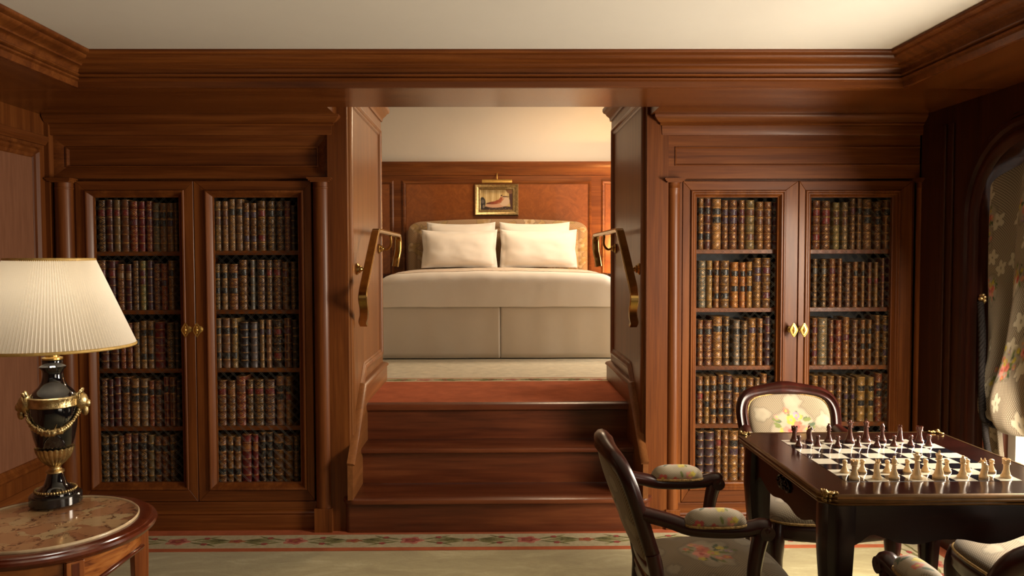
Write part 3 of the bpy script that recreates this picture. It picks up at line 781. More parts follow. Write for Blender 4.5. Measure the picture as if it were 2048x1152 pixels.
def make_book(x0, x1, z0, z1, style, label, group):
    base, pat = style[0][0], style[0][1]
    labs = [(s[0], int(s[1])) for s in style[1:]]
    wd = x1 - x0; h = z1 - z0; cx = (x0 + x1) / 2; bulge = min(.0165, wd * .44); dp = rnd.uniform(.125, .15)
    yb = YB + rnd.uniform(0, .003)
    S = 7
    # height stations: five raised bands between six compartments
    zs = [(0, 0), (.012, .12), (.02, 0)]
    for k in range(1, 6):
        c = k / 6; zs += [(c - .016, 0), (c - .008, .14), (c + .008, .14), (c + .016, 0)]
    zs += [(.98, 0), (.988, .12), (1, 0)]
    if pat == 'p' or wd < .022: zs = [(z, e * .7) for z, e in zs]
    m = MB(); loops = []; UV = []
    for f, e in zs:
        lp = []
        for i in range(S + 1):
            a = PI - PI * i / S
            k = 1 + e
            lp.append((cx + math.cos(a) * wd * .5, yb + bulge - math.sin(a) * bulge * k * 1.0, z0 + f * h)); UV.append((i / S, f * 6))
        lp += [(cx + wd * .5, yb + dp, z0 + f * h), (cx - wd * .5, yb + dp, z0 + f * h)]; UV += [(1, f * 6), (0, f * 6)]
        loops.append(lp)
    m.loft(loops)
    o = m.build('book', LEATHER[pat], None, smooth=50, uv=UV)
    o.location = (cx, yb, z0)
    for v in o.data.vertices: v.co -= Vector((cx, yb, z0))
    o.color = (*[c * rnd.uniform(.85, 1.2) for c in PAL[base]], 1)
    tag(o, label, 'book', group)
    for c, n in labs:                                     # title labels between the bands, n counts compartments from the top
        f0, f1 = 1 - n / 6 + .026, 1 - (n - 1) / 6 - .026
        lm = MB(); ls = []
        for f in (f0, f1):
            lp = [(math.cos(PI - PI * i / S) * wd * .485, bulge - math.sin(PI - PI * i / S) * (bulge + .0009) - .0002, f * h) for i in range(S + 1)]
            lp += [(math.cos(PI - PI * i / S) * wd * .47, bulge - math.sin(PI - PI * i / S) * (bulge - .001), f * h) for i in range(S, -1, -1)]
            ls.append(lp)
        lm.loft(ls)
        l = lm.build('title_label', LABELM, o, smooth=50)
        for v in l.data.vertices: v.co += Vector((cx, yb, z0))     # built in the book's own space
        l.color = (*LABC[c], 1)
    return o
ROWS = {
 'A': (176, [
  (385, 4.61, 545, '75,158,70,dx r2;160,225,65,bp r2;228,293,68,tp r2;295,375,65,op r2;378,455,80,rx m3;458,522,82,rp r2;530,587,80,rx m2 m3;590,654,97,sf g2 k3;656,717,97,tf k2 k3;720,783,97,tf k2 p3;790,825,97,dx'),
  (385, 4.61, 1085, '60,160,625,bx r2 r3;175,250,628,mp r2;257,330,660,bx t2;340,400,662,mp t2;405,465,630,dx;470,530,630,sx m2 m3;540,592,628,pp;598,660,658,mx;667,723,658,rx p3;735,790,630,ox k2'),
  (625, 3.2, 360, '70,130,70,bp;135,195,70,bp;200,240,70,rx;243,283,68,rx k2;286,329,65,tx k3;332,374,55,tx k2 k5;377,418,55,tx k2 k5;421,484,62,rp m3;497,545,68,dx;555,580,70,dp'),
  (625, 3.2, 730, '75,125,425,mx;128,160,430,mp;165,208,415,mp;212,266,415,bx k2;270,327,425,tx k2 k3;330,382,425,tf k2 k3;385,422,438,rx k2;425,470,438,mx k2;480,515,415,rl k2;518,558,417,bl k2;565,590,440,dp'),
  (625, 3.2, 1102, '78,135,790,dx k2;140,188,785,dx k2;190,232,790,bx;235,277,778,rx k2;279,322,778,bp k2;325,377,775,dx k2;380,422,787,tp k2;425,467,797,bx k2 k5;470,512,797,bx k2;522,555,785,dx k2')]),
 'B': (415, [
  (385, 4.61, 537, '50,124,78,tx b2 b3;128,188,80,tx b2 b3;191,252,60,tx k2;256,322,60,tf k2;325,383,95,bx p2 p5;388,450,97,of p2 p5;455,532,77,of r2 r5;545,615,80,dx k2;630,697,82,dx k2;705,758,78,mx r2;765,805,120,dp'),
  (385, 4.61, 1080, '60,114,658,dx k2 k4;120,183,658,tx k2 k4;190,278,660,bx k2 k4;285,362,622,bx k2;390,432,622,gp b2;450,527,622,px k2;535,593,625,dx r2;600,675,622,mx r2;685,740,640,of m2;765,812,640,dx'),
  (625, 3.2, 355, '50,87,38,tp k2 k5;90,145,38,tp k2 k5;148,190,38,tx k2 k5;205,260,62,kp;270,318,62,gp;330,362,48,tl p2;372,407,48,tl p2;418,475,48,df r2 r5;485,530,38,bl m2;540,575,50,dp'),
  (625, 3.2, 725, '55,120,435,bx r2;123,178,437,bx o2;180,245,410,rx b2;248,292,432,dx r2;295,358,432,dx r2;362,430,432,px r2;435,488,410,tx k2 k3;495,533,412,ox k2 r3'),
  (625, 3.2, 1092, '58,120,795,bx k2 k5;123,166,795,ox k2 k5;169,213,797,ox k2 k5;216,280,782,rp o2;286,325,782,rp o2;335,372,770,df k2 k3;375,415,770,df k2 k3;420,487,780,of k2;490,542,795,ox k2;550,583,795,dx k2')]),
 'C': (1385, [
  (385, 4.61, 525, '52,109,50,ox k2 k5;112,173,50,bp k2 k5;182,272,57,yx k2 k3;278,335,70,bx p2 p3;342,418,68,bx p2 p3;432,485,70,ox m2 m3;495,578,70,sf b2 b5;590,661,85,ox b2 b3;665,740,85,ox b2 b3;745,790,90,mp k2'),
  (385, 4.61, 1063, '50,128,628,gx;132,188,628,yf k2;200,250,628,ox k2 k5;260,345,628,of k2 k5;358,430,642,ax k2 k4;440,492,645,ax k2 k4;500,555,640,ax k2 k4;570,637,605,ox p2 p3;650,730,605,of m2 m5;755,790,640,dx'),
  (625, 3.2, 340, '30,72,50,bx k2;75,128,50,mx k2;130,195,27,ox k2;200,240,27,dx k2;262,308,50,gx k2;315,355,55,dx k2;360,410,40,ox p2;420,453,40,ox d2;465,505,27,pp m2;515,540,50,dx'),
  (625, 3.2, 712, '28,70,410,bx k2 r3;75,112,410,ox k2 k4;115,158,408,ox k2 k5;165,203,400,of k2 k5;208,258,400,pf k2 k5;262,303,422,ox k2;307,348,422,ox k2;352,395,420,bx;400,435,420,dx;440,480,395,ox k2;485,530,410,pp'),
  (625, 3.2, 1078, '26,77,765,pp;80,143,765,pp;147,187,755,bx r2;192,232,755,ox b2;236,298,760,ox k2 p3;302,340,765,bx k2;345,385,760,ox k2;390,430,760,bx;435,480,760,dx;485,530,765,mx')]),
 'D': (1615, [
  (385, 4.61, 525, '52,125,72,of r2 r5;140,220,75,bx r2 r3;240,303,92,sx b2 b3;325,380,90,sx b2 b3;400,447,55,bx m2;462,507,55,ol k2;525,603,62,ox k2 k3;628,690,85,bx k2 k3;710,777,68,ol k2'),
  (385, 4.61, 1058, '50,98,612,dx g2;130,180,615,dx g2;208,265,610,bx m2;285,325,610,bx;355,403,648,px;425,470,640,ox k2;500,533,640,ox k2;562,598,645,bl r3;620,657,645,ox r3;685,712,608,mx r3;745,778,600,mp'),
  (625, 4.61, 485, '45,97,52,of m2 m5;105,190,50,gx;205,245,70,mx r3;265,320,70,rx m3;335,393,45,ox m3;420,470,70,px;495,537,70,ox k2 k4;560,597,70,ox k2 k4;630,672,30,ox p2;700,765,32,of p2 p5'),
  (625, 4.61, 1008, '45,105,585,ox;125,180,590,ox b2;190,255,588,ox b2;275,320,588,bx;340,382,605,dx p3;405,440,605,dx p3;465,540,598,yx k2 k4;565,620,600,yx k2 k4;635,695,565,rx k2 k3;715,762,568,bx k2 k3'),
  (625, 4.61, 1545, '50,110,1140,bx k2;125,180,1140,dx k2;195,255,1150,mx k2;270,320,1150,dx;340,400,1140,ox k2;420,480,1150,bx;500,560,1140,px k2;580,650,1140,dx r2;670,740,1150,bx k2')]),
}
BAYNAME = {'A': 'left door of left bookcase', 'B': 'right door of left bookcase', 'C': 'left door of right bookcase', 'D': 'right door of right bookcase'}
ROWNAME = ['top shelf', 'second shelf', 'middle shelf', 'fourth shelf', 'bottom shelf']

def mitre_member(pts2, y0, y1):
    return MB().loft([[(x, y0, z) for x, z in pts2], [(x, y1, z) for x, z in pts2]])
def mitred(parent, name_v, name_h, x0, x1, z0, z1, wd, y0, y1, mv, mh):
    g = .0004
    mitre_member([(x0, z0), (x0 + wd - g, z0 + wd), (x0 + wd - g, z1 - wd), (x0, z1)], y0, y1).build(name_v, mv, parent, bevel=.0015, bseg=1)
    mitre_member([(x1, z0), (x1, z1), (x1 - wd + g, z1 - wd), (x1 - wd + g, z0 + wd)], y0, y1).build(name_v, mv, parent, bevel=.0015, bseg=1)
    mitre_member([(x0 + g, z1), (x0 + wd, z1 - wd + g), (x1 - wd, z1 - wd + g), (x1 - g, z1)], y0, y1).build(name_h, mh, parent, bevel=.0015, bseg=1)
    mitre_member([(x0 + g, z0), (x1 - g, z0), (x1 - wd, z0 + wd - g), (x0 + wd, z0 + wd - g)], y0, y1).build(name_h, mh, parent, bevel=.0015, bseg=1)
def clip_seg(p, q, x0, x1, z0, z1):
    t0, t1 = 0.0, 1.0; dx, dz = q[0] - p[0], q[1] - p[1]
    for a, b in ((-dx, p[0] - x0), (dx, x1 - p[0]), (-dz, p[1] - z0), (dz, z1 - p[1])):
        if abs(a) < 1e-9:
            if b < 0: return None
        else:
            t = b / a
            if a < 0: t0 = max(t0, t)
            else: t1 = min(t1, t)
    return None if t0 >= t1 else ((p[0] + dx * t0, p[1] + dz * t0), (p[0] + dx * t1, p[1] + dz * t1))
def lattice(x0, x1, z0, z1, y):
    m = MB(); step = .0465; r = .0007; hgt = z1 - z0
    for sgn in (-1, 1):
        k = -int(hgt / step) - 2
        while x0 + k * step < x1 + hgt + .1:
            for off in (0, .0085):
                xs = x0 + k * step + off
                p, q = ((xs, z0), (xs + hgt, z1)) if sgn > 0 else ((xs, z1), (xs + hgt, z0))
                c = clip_seg(p, q, x0, x1, z0, z1)
                if c:
                    yy = y + sgn * r * .9
                    m.tube([(c[0][0], yy, c[0][1]), (c[1][0], yy, c[1][1])], r, 4)
            k += 1
    return m
def door_knob(door, x, z):
    k = MB()
    k.loft([[(x + r * math.cos(2 * PI * i / 14), y, z + r * math.sin(2 * PI * i / 14)) for i in range(14)] for y, r in ((YD - .0005, .016), (YD - .006, .017), (YD - .010, .010), (YD - .022, .007), (YD - .030, .007), (YD - .036, .011))])
    kb = k.build('knob', BRASS, door, smooth=45)
    # lozenge-shaped head with a raised rim and a boss
    def loz(s, y):
        out = []
        for i in range(24):
            a = 2 * PI * i / 24
            e = 1 / (abs(math.cos(a)) ** 1.25 + abs(math.sin(a)) ** 1.25) ** (1 / 1.25)
            out.append((x + .021 * s * e * math.cos(a), y, z + .036 * s * e * math.sin(a)))
        return out
    h = MB(); h.loft([loz(.55, YD - .034), loz(.95, YD - .037), loz(1, YD - .041), loz(.96, YD - .045), loz(.84, YD - .0455), loz(.76, YD - .042), loz(.4, YD - .0425), loz(.3, YD - .047), loz(.12, YD - .050)])
    for dz in (-.015, .015):
        h.ball((x, YD - .043, z + dz), .0035, 8, 5)
    h.build('knob_plate', BRASS, door, smooth=50)

def bookcase(key, label, px, bays, inner):
    """px: dictionary of photograph columns measured at the door plane"""
    T = lambda u, v=380: AX(u, v, YD)
    Zf = lambda v, u: at(u, v, YD)[1]
    um = (px['c0'] + px['c3']) / 2
    X0, X3 = T(px['c0']), T(px['c3'])
    ztop, zdt, zdb = SOF - .0005, Zf(362, um), Zf(1003, um)
    bc = thing('bookcase', label, 'bookcase', ((X0 + X3) / 2, YD + .12, 0))
    D = px['doors']; dx = [T(u) for u in D]           # outer edges of the two doors
    # carcass: ends, middle upright, top and bottom boards, back
    cm = MB()
    cm.box(X0, dx[0] - .002, YD + .004, 4.05, .0, zdt + .01); cm.box(dx[3] + .002, X3, YD + .036, 4.05, .0, zdt + .01)
    cm.box((dx[1] + dx[2]) / 2 - .03, (dx[1] + dx[2]) / 2 + .03, YD + .036, 4.04, zdb, zdt)
    cm.box(dx[0], dx[3], YD + .036, 4.05, zdt - .035, zdt + .01)
    cm.box(dx[0], dx[3], YD + .036, 4.05, zdb - .03, AZ(px['rows'][4], YB, um))
    cm.build('carcass', W['z'], bc)
    MB().box(dx[0], dx[3], 4.041, 4.049, zdb, zdt - .036).build('back_panel', inner, bc)
    # plinth
    zb1 = Zf(1021, um)
    pl = MB(); pl.box(X0, X3, YD - .001, YD + .036, zb1, zdb - .003)
    pl.build('bottom_rail', W['x'], bc, bevel=.002)
    MB().sweep([(X0 + .0005, YD), (X3 - .0005, YD)], [(-.03, 0.001), (.014, 0.001), (.014, zb1 - .030), (.010, zb1 - .022), (.016, zb1 - .012), (.012, zb1 - .004), (.004, zb1), (-.03, zb1)], side=1).build('plinth', W['x'], bc, smooth=35)
    # frieze with a sunk panel
    f0, f1 = T(px['frz'][0], 320), T(px['frz'][1], 320); zf0, zf1 = Zf(357, um), Zf(272, um)
    MB().box(min(f0, X0), f1, YD + (.026 if px['sunk'] else .012), 4.05, zdt + .011, ztop - .001).build('frieze_core', W['x'], bc)
    pf0, pf1 = [T(u, 310) for u in px['panel']]
    ring = lambda y, x0, x1, z0, z1: [(x0, y, z0), (x1, y, z0), (x1, y, z1), (x0, y, z1)]
    fr = MB()
    zp0, zp1 = Zf(px['pz'][1], um), Zf(px['pz'][0], um)
    fr.loft([ring(YD + .011, f0, f1, zdt + .012, zf1), ring(YD - .010, f0, f1, zdt + .012, zf1), ring(YD - .010, f0 + .008, f1 - .008, zf0 + .006, zf1 - .001)] +
            ([ring(YD + .013, pf0 - .010, pf1 + .010, zp0 - .010, zp1 + .010), ring(YD + .007, pf0 - .009, pf1 + .009, zp0 - .009, zp1 + .009), ring(YD + .007, pf0 - .003, pf1 + .003, zp0 - .003, zp1 + .003), ring(YD + .0255, pf0 + .003, pf1 - .003, zp0 + .003, zp1 - .003)] if px['sunk'] else
             [ring(YD - .010, pf0 - .004, pf1 + .004, zp0 - .004, zp1 + .004), ring(YD - .014, pf0 - .002, pf1 + .002, zp0 - .002, zp1 + .002), ring(YD - .014, pf0, pf1, zp0, zp1), ring(YD - .007, pf0 + .006, pf1 - .006, zp0 + .006, zp1 - .006)]), False, False)
    fr.build('frieze_moulding', W['x'], bc, smooth=30)
    yp = YD + .0245 if px['sunk'] else YD - .007
    MB().box(pf0 + .002, pf1 - .002, yp - .0006, yp + .001, zp0 + .002, zp1 - .002).build('frieze_panel', W['x'], bc)
    # cornice, returned along its free end
    hz = ztop - zf1
    q = hz / .105
    cprof = [(-.02, zf1), (.022, zf1), (.024, zf1 + .004), (.026, zf1 + .050 * q), (.033, zf1 + .053 * q), (.038, zf1 + .058 * q), (.035, zf1 + .063 * q), (.040, zf1 + .066 * q), (.050, zf1 + .072 * q), (.060, zf1 + .084 * q), (.066, zf1 + .092 * q), (.068, zf1 + .097 * q), (.068, ztop), (-.02, ztop)]
    yb = YD - .010
    path = [(f0 + .0, yb), (f1, yb)]
    if px['free'] == 'right': path = [(f0, yb), (f1, yb), (f1, 4.04)]
    else: path = [(f0, 4.04), (f0, yb), (f1, yb)]
    MB().sweep(path, cprof, side=1).build('cornice', W['x'], bc, smooth=30)
    # round columns on block feet under small square capitals
    for k, (ua, ub) in enumerate(px['cols']):
        xa, xb = AX(ua, 560, 3.77), AX(ub, 560, 3.77); r = (xb - xa) / 2; xc = (xa + xb) / 2; yc = 3.792
        zc0, zc1 = Zf(1013, um), Zf(366, um)
        co = MB(); prof = [(r, zc0), (r, zc0 + .3), (r * .985, zc1 - .06), (r * .985, zc1 - .032), (r * 1.03, zc1 - .03), (r * 1.03, zc1 - .024), (r * .985, zc1 - .022), (r * .985, zc1)]
        co.lathe(prof, xc, yc, 28); co.build('column', W['z'], bc, smooth=40)
        ca = MB()
        for e, za, zb_ in ((.004, zc1, zc1 + .006), (.012, zc1 + .006, zc1 + .013), (.018, zc1 + .013, zc1 + .020)):
            ca.box(xc - r - e, xc + r + e, yc - r - e, YD + .003, za, zb_)
        ca.build('capital', W['x'], bc)
        MB().box(xc - r - .003, xc + r + .003, yc - r - .004, YD + .0035, .001, zc0).build('column_base', W['z'], bc, bevel=.002)
    # doors
    for di in range(2):
        a, b = dx[2 * di], dx[2 * di + 1]
        o0, o1 = [T(u) for u in px['open'][di]]
        zo0, zo1 = AZ(967, YD, px['open'][di][0]), AZ(394.5, YD, px['open'][di][0])
        d = sub_empty('door', bc)
        mo = .034; wd = (o0 - mo) - a
        fx0, fx1 = o0 - mo, o1 + mo
        z0, z1 = zo0 - mo, zo1 + mo
        wv0, wv1 = fx0 - a, b - fx1
        g = .0003; y0, y1 = YD, YD + .034
        za, zb_ = zdb, zdt
        mitre_member([(a, za), (fx0 - g, z0), (fx0 - g, z1), (a, zb_)], y0, y1).build('stile', W['z'], d, bevel=.0015, bseg=1)
        mitre_member([(b, za), (b, zb_), (fx1 + g, z1), (fx1 + g, z0)], y0, y1).build('stile', W['z'], d, bevel=.0015, bseg=1)
        mitre_member([(a + g, zb_), (fx0, z1 + g), (fx1, z1 + g), (b - g, zb_)], y0, y1).build('rail', W['x'], d, bevel=.0015, bseg=1)
        mitre_member([(a + g, za), (b - g, za), (fx1, z0 - g), (fx0, z0 - g)], y0, y1).build('rail', W['x'], d, bevel=.0015, bseg=1)
        prof = [(0, -.034), (0, .006), (.003, .010), (.008, .011), (.012, .009), (.016, .002), (.028, -.014), (.031, -.016), (.034, -.016), (.034, -.034)] if px['sunk'] else \
               [(0, -.034), (0, .005), (.004, .009), (.009, .009), (.012, .004), (.015, .006), (.020, .006), (.024, -.002), (.030, -.012), (.034, -.014), (.034, -.034)]
        ls = [[(fx0 + q, YD - h, z0 + q), (fx1 - q, YD - h, z0 + q), (fx1 - q, YD - h, z1 - q), (fx0 + q, YD - h, z1 - q)] for q, h in prof]
        MB().loft(ls, False, False).build('glazing_moulding', W['z'], d, smooth=28)
        lattice(o0 - .002, o1 + .002, zo0 - .002, zo1 + .002, YD + .026).build('wire_lattice', WIRE, d, kind='stuff')
        ku = px['knobs'][di]; door_knob(d, AX(ku, 660, YD - .04), AZ(660, YD - .04, ku))
    # shelves and books
    for bi, key_b in enumerate(bays):
        ox, rows = ROWS[key_b]
        xa = dx[2 * bi] + .003 if bi == 0 else (dx[1] + dx[2]) / 2 + .031
        xb = (dx[1] + dx[2]) / 2 - .031 if bi == 0 else dx[3] - .003
        for ri, (oy, sc, bot, spec) in enumerate(rows):
            uc = ox + 95
            zs = AZ(oy + bot / sc, YB, uc)
            if ri == 4: zs = AZ(px['rows'][4], YB, um)
            if ri < 4:
                MB().box(xa, xb, YB - .004, 4.04, zs - .021, zs).build('shelf', W['x'], bc, bevel=.001, bseg=1)
            for n, it in enumerate(spec.split(';')):
                x0, x1, tp, sty = it.split(',')
                ua, ub = ox + float(x0) / sc, ox + float(x1) / sc
                v = oy + (float(tp) + bot) / 2 / sc
                sty = sty.split()
                zt_ = AZ(oy + float(tp) / sc, YB, uc)
                lb = '%s %s leather book, %s from left, %s, %s' % (WORD[sty[0][0]], FIN[sty[0][1]], ORD[n], ROWNAME[ri], BAYNAME[key_b])
                make_book(AX(ua, v, YB) + .0006, AX(ub, v, YB) - .0006, zs + .0006, zt_, sty, lb, 'leather books behind the ' + BAYNAME[key_b])
    return bc
bookcase('L', 'tall built-in oak bookcase with wire-lattice doors, behind the table lamp, near the left wall',
         dict(c0=96, c3=657, doors=(150, 385.5, 387, 622), frz=(103, 656), panel=(133, 632), pz=(297, 330), sunk=True, cols=((110, 145), (626, 660)), open=((184, 354), (423.5, 593)), knobs=(371, 394), free='right', rows=[503, 620, 737, 853, 967.5]), 'AB', INNER)
bookcase('R', 'tall built-in oak bookcase with wire-lattice doors, behind the chess table, near the window',
         dict(c0=1330, c3=1863, doors=(1366, 1597, 1599, 1826), frz=(1331, 1846), panel=(1350, 1842), pz=(295, 330), sunk=False, cols=((1334, 1361), (1836, 1860)), open=((1395.5, 1558), (1625, 1788)), knobs=(1587, 1608), free='left', rows=[499, 615, 731, 846, 961]), 'CD', INNERG)

# ------------------------------------------------------------------ handrails
def handrail(label, xw, sgn, pts, ros):
    """flat brass rail: points (Y, Z, distance from the wall)"""
    h = thing('handrail', label, 'handrail', (xw, 4.2, 1.3))
    P = catmull([(xw + sgn * d, y, z) for y, z, d in pts], 6)
    n = len(P); m = MB(); loops = []
    for i in range(n):
        t = (Vector(P[min(i + 1, n - 1)]) - Vector(P[max(i - 1, 0)])).normalized()
        a = Vector((1, 0, 0)); b = t.cross(a).normalized(); a = b.cross(t).normalized()
        hw, th = .0215, .011
        sec = [(-hw, -th * .4), (-hw * .8, -th), (hw * .8, -th), (hw, -th * .4), (hw, th * .2), (hw * .72, th), (hw * .3, th * 1.1), (-hw * .3, th * 1.1), (-hw * .72, th), (-hw, th * .2)]
        loops.append([Vector(P[i]) + a * u + b * v for u, v in sec])
    m.loft(loops); m.build('rail_bar', RAILBRASS, h, smooth=40)
    for yw, zw, yr, zr, dr in ros:
        r = MB()
        r.loft([[(xw + sgn * d, yw + rr * math.cos(2 * PI * i / 20), zw + rr * math.sin(2 * PI * i / 20)) for i in range(20)] for d, rr in ((.001, .030), (.007, .031), (.011, .026), (.016, .020), (.022, .020), (.026, .013), (.034, .010))])
        r.build('rosette', RAILBRASS, h, smooth=40)
        MB().tube(catmull([(xw + sgn * .03, yw, zw), (xw + sgn * .055, yw, zw - .004), (xw + sgn * dr, (yw + yr) / 2, (zw + zr) / 2 - .012), (xw + sgn * dr, yr, zr)], 6), .0075, 10).build('bracket_arm', RAILBRASS, h, smooth=60)
LP = [(3.90, 1.010, .052), (3.86, 1.030, .054), (3.80, 1.060, .070), (3.735, 1.100, .082), (3.700, 1.150, .082), (3.735, 1.190, .08), (3.80, 1.24, .08), (3.97, 1.366, .08), (4.115, 1.468, .08), (4.15, 1.486, .08), (4.20, 1.492, .08), (4.6, 1.492, .08), (5.03, 1.492, .08), (5.085, 1.485, .08), (5.11, 1.455, .08), (5.105, 1.39, .078), (5.09, 1.34, .07), (5.09, 1.29, .062)]
handrail('brass handrail with curled ends on the panelled jamb beside the left bookcase', JL, 1, LP, [(4.0, 1.288, 3.94, 1.335, .078), (4.77, 1.402, 4.74, 1.478, .078)])
RP = [(y - .06, z - .003, d) for y, z, d in LP]
handrail('brass handrail with curled ends on the panelled jamb beside the right bookcase', JR, -1, RP, [(3.94, 1.285, 3.88, 1.33, .078), (4.71, 1.399, 4.68, 1.475, .078)])

# ------------------------------------------------------------------ bed
BF, BH, BX0, BX1 = 5.965, 7.60, -.905, .955
bed = thing('bed', 'wide bed with white duvet, pleated valance and arched floral headboard', 'bed', (.02, 6.8, UP))
bz = UP + .10
MB().box(BX0 + .03, BX1 - .03, BF + .03, BH, bz, UP + .34).build('base', SKIRT, bed, bevel=.01)
def valance(x0, x1, ph):
    """box-pleated skirt panel along the foot and a return round the corner"""
    m = MB()
    def fn(u, v):
        x = x0 + (x1 - x0) * u
        z = UP + .004 + (.42) * v
        w = .004 * math.sin(u * 9 + ph) * (1 - v) + .0015 * math.sin(u * 23 + ph)
        e = min(1, (u * (x1 - x0)) / .05, ((1 - u) * (x1 - x0)) / .05)
        return (x, BF + .012 + w - .012 * (1 - e) * 0, z)
    m.grid(fn, 60, 10)
    return m
slit = .048
for a, b, ph in ((BX0 + .012, slit - .0035, 0), (slit + .0035, BX1 - .012, 2.0)):
    o = valance(a, b, ph).build('valance_panel', SKIRT, bed, smooth=180)
    s_ = o.modifiers.new('thick', 'SOLIDIFY'); s_.thickness = .006
for xx in (BX0 + .012, BX1 - .012):
    m = MB(); m.grid(lambda u, v: (xx + .006 * math.sin(u * 40), BF + .016 + (BH - BF - .05) * u, UP + .004 + .42 * v), 60, 4)
    o = m.build('valance_panel', SKIRT, bed, smooth=180); s_ = o.modifiers.new('thick', 'SOLIDIFY'); s_.thickness = .006
MB().box(slit - .03, slit + .03, BF + .024, BF + .028, UP + .01, UP + .42).build('pleat_inset', SKIRT, bed)
MB().box(BX0 + .02, BX1 - .02, BF + .03, BH, UP + .345, UP + .60).build('mattress', LINEN, bed, bevel=.05, bseg=4)
def duvet():
    """crowned quilt that falls over the foot and the sides with rounded corners"""
    m = MB(); nu, nv = 90, 96
    zt, zb = 1.203, .965
    def fn(u, v):
        # v: 0..0.32 falls up the foot, 0.32..1 runs to the head; u: side fall, top, side fall
        U = 2 * u - 1
        xc, hw = (BX0 + BX1) / 2, (BX1 - BX0) / 2 + .012
        # cross-section: superellipse shoulder
        xs = abs(U)
        if xs < .80: x = xs / .80 * (hw - .16); drop = 0.0; px_ = x
        else:
            t = (xs - .80) / .20
            a = min(t / .62, 1) * PI / 2
            px_ = hw - .16 + .16 * math.sin(a); drop = .115 * (1 - math.cos(a))
            if t > .62: drop += (t - .62) / .38 * .17
        x = xc + math.copysign(px_, U)
        crown = .030 * (1 - (px_ / hw) ** 2)
        V = v
        if V < .34:
            t = V / .34
            if t < .62: y = BF + .006; z = zb + (zt - .075 - zb) * (t / .62)
            else:
                a = (t - .62) / .38 * PI / 2
                y = BF + .006 + .086 * (1 - math.cos(a)); z = zt - .075 + .075 * math.sin(a)
            k = (z - zb) / (zt - zb)
            z2 = zb + (z - zb) * (1 - drop / (zt - zb + .001)) + crown * k
            y += .04 * max(0, (xs - .78) / .22) ** 2
        else:
            t = (V - .34) / .66
            y = BF + .092 + (BH - .12 - BF - .092) * t
            z2 = zt + crown + .008 * smooth01(min(1, t * 2.2)) - drop
        wob = .0035 * noise.noise((x * 5, y * 4, z2 * 4)) + .0016 * noise.noise((x * 13, y * 10, z2 * 12))
        return (x, y - wob, z2 + wob)
    n = m.grid(fn, nu, nv)
    global DUVET_FN; DUVET_FN = fn
    return m
def smooth01(t): return t * t * (3 - 2 * t)
dv = duvet().build('duvet', LINEN, bed, smooth=180)
s_ = dv.modifiers.new('thick', 'SOLIDIFY'); s_.thickness = .009; s_.offset = 1
# floral coverlet spread over the top of the quilt
cv = MB(); UV = []
def cfn(u, v):
    x, y, z = DUVET_FN(.055 + .89 * u, .335 + .60 * v)
    UV.append((x, y)); return (x, y, z + .0125)
cv.grid(cfn, 70, 50)
P = np.array(UV); Rr = np.zeros((len(P), 4)); r_ = random.Random(8)
for k in range(150):
    cx, cy = r_.uniform(BX0, BX1), r_.uniform(BF, 7.3); s = r_.uniform(.03, .055)
    flower(Rr, P[:, 0], P[:, 1], cx, cy, s, (.66, .55, .43) if k % 3 else (.50, .34, .2), (.42, .27, .14), 5)
o = cv.build('coverlet', COVERM, bed, smooth=180, uv=UV, color=Rr)
s_ = o.modifiers.new('thick', 'SOLIDIFY'); s_.thickness = .004
# headboard: padded, arched top edge, with an inner welt and woven flowers
HX0, HX1 = AX(816, 500, 7.66), AX(1175, 500, 7.66)
HZ1 = AZ(438, 7.66)
def hb_top(x):
    t = (x - HX0) / (HX1 - HX0) * 2 - 1
    e = max(0, (abs(t) - .86) / .14)
    return HZ1 - .035 * t * t - .085 * (1 - math.sqrt(max(0, 1 - e * e)))
def hb_grid(nu=150, nv=70):
    m = MB(); UV = []
    def fn(u, v):
        x = HX0 + (HX1 - HX0) * u; zt_ = hb_top(x); z = .98 + (zt_ - .98) * v
        d = min(x - HX0, HX1 - x, zt_ - z)
        pad = .03 * math.sqrt(max(0, min(1, d / .05))) - .010 * math.exp(-((d - .095) / .010) ** 2) + .008 * math.exp(-((d - .118) / .012) ** 2)
        UV.append((x, z)); return (x, 7.665 - pad, z)
    m.grid(fn, nu, nv); return m, UV
m, UV = hb_grid(); P = np.array(UV); Rr = np.zeros((len(P), 4)); r_ = random.Random(3)
for k in range(120):
    cx, cy = r_.uniform(HX0, HX1), r_.uniform(1.0, HZ1)
    s = r_.uniform(.03, .06)
    flower(Rr, P[:, 0], P[:, 1], cx, cy, s, (.47, .34, .2) if k % 3 else (.40, .25, .1), (.3, .17, .06), 5)
    leafp(Rr, P[:, 0], P[:, 1], cx, cy, s * 2, r_.uniform(0, 6), (.33, .22, .09))
m.build('headboard', HEADM, bed, smooth=180, uv=UV, color=Rr)
HM = MB(); nn = 40
fr_ = [(HX0 + (HX1 - HX0) * i / nn) for i in range(nn + 1)]
HM.loft([[(x, y, z) for x, z in [(HX1, .57), (HX0, .57)] + [(x, hb_top(x) - .001) for x in fr_]] for y in (7.667, 7.745)])
HM.build('headboard_back', HEADM, bed, smooth=30)

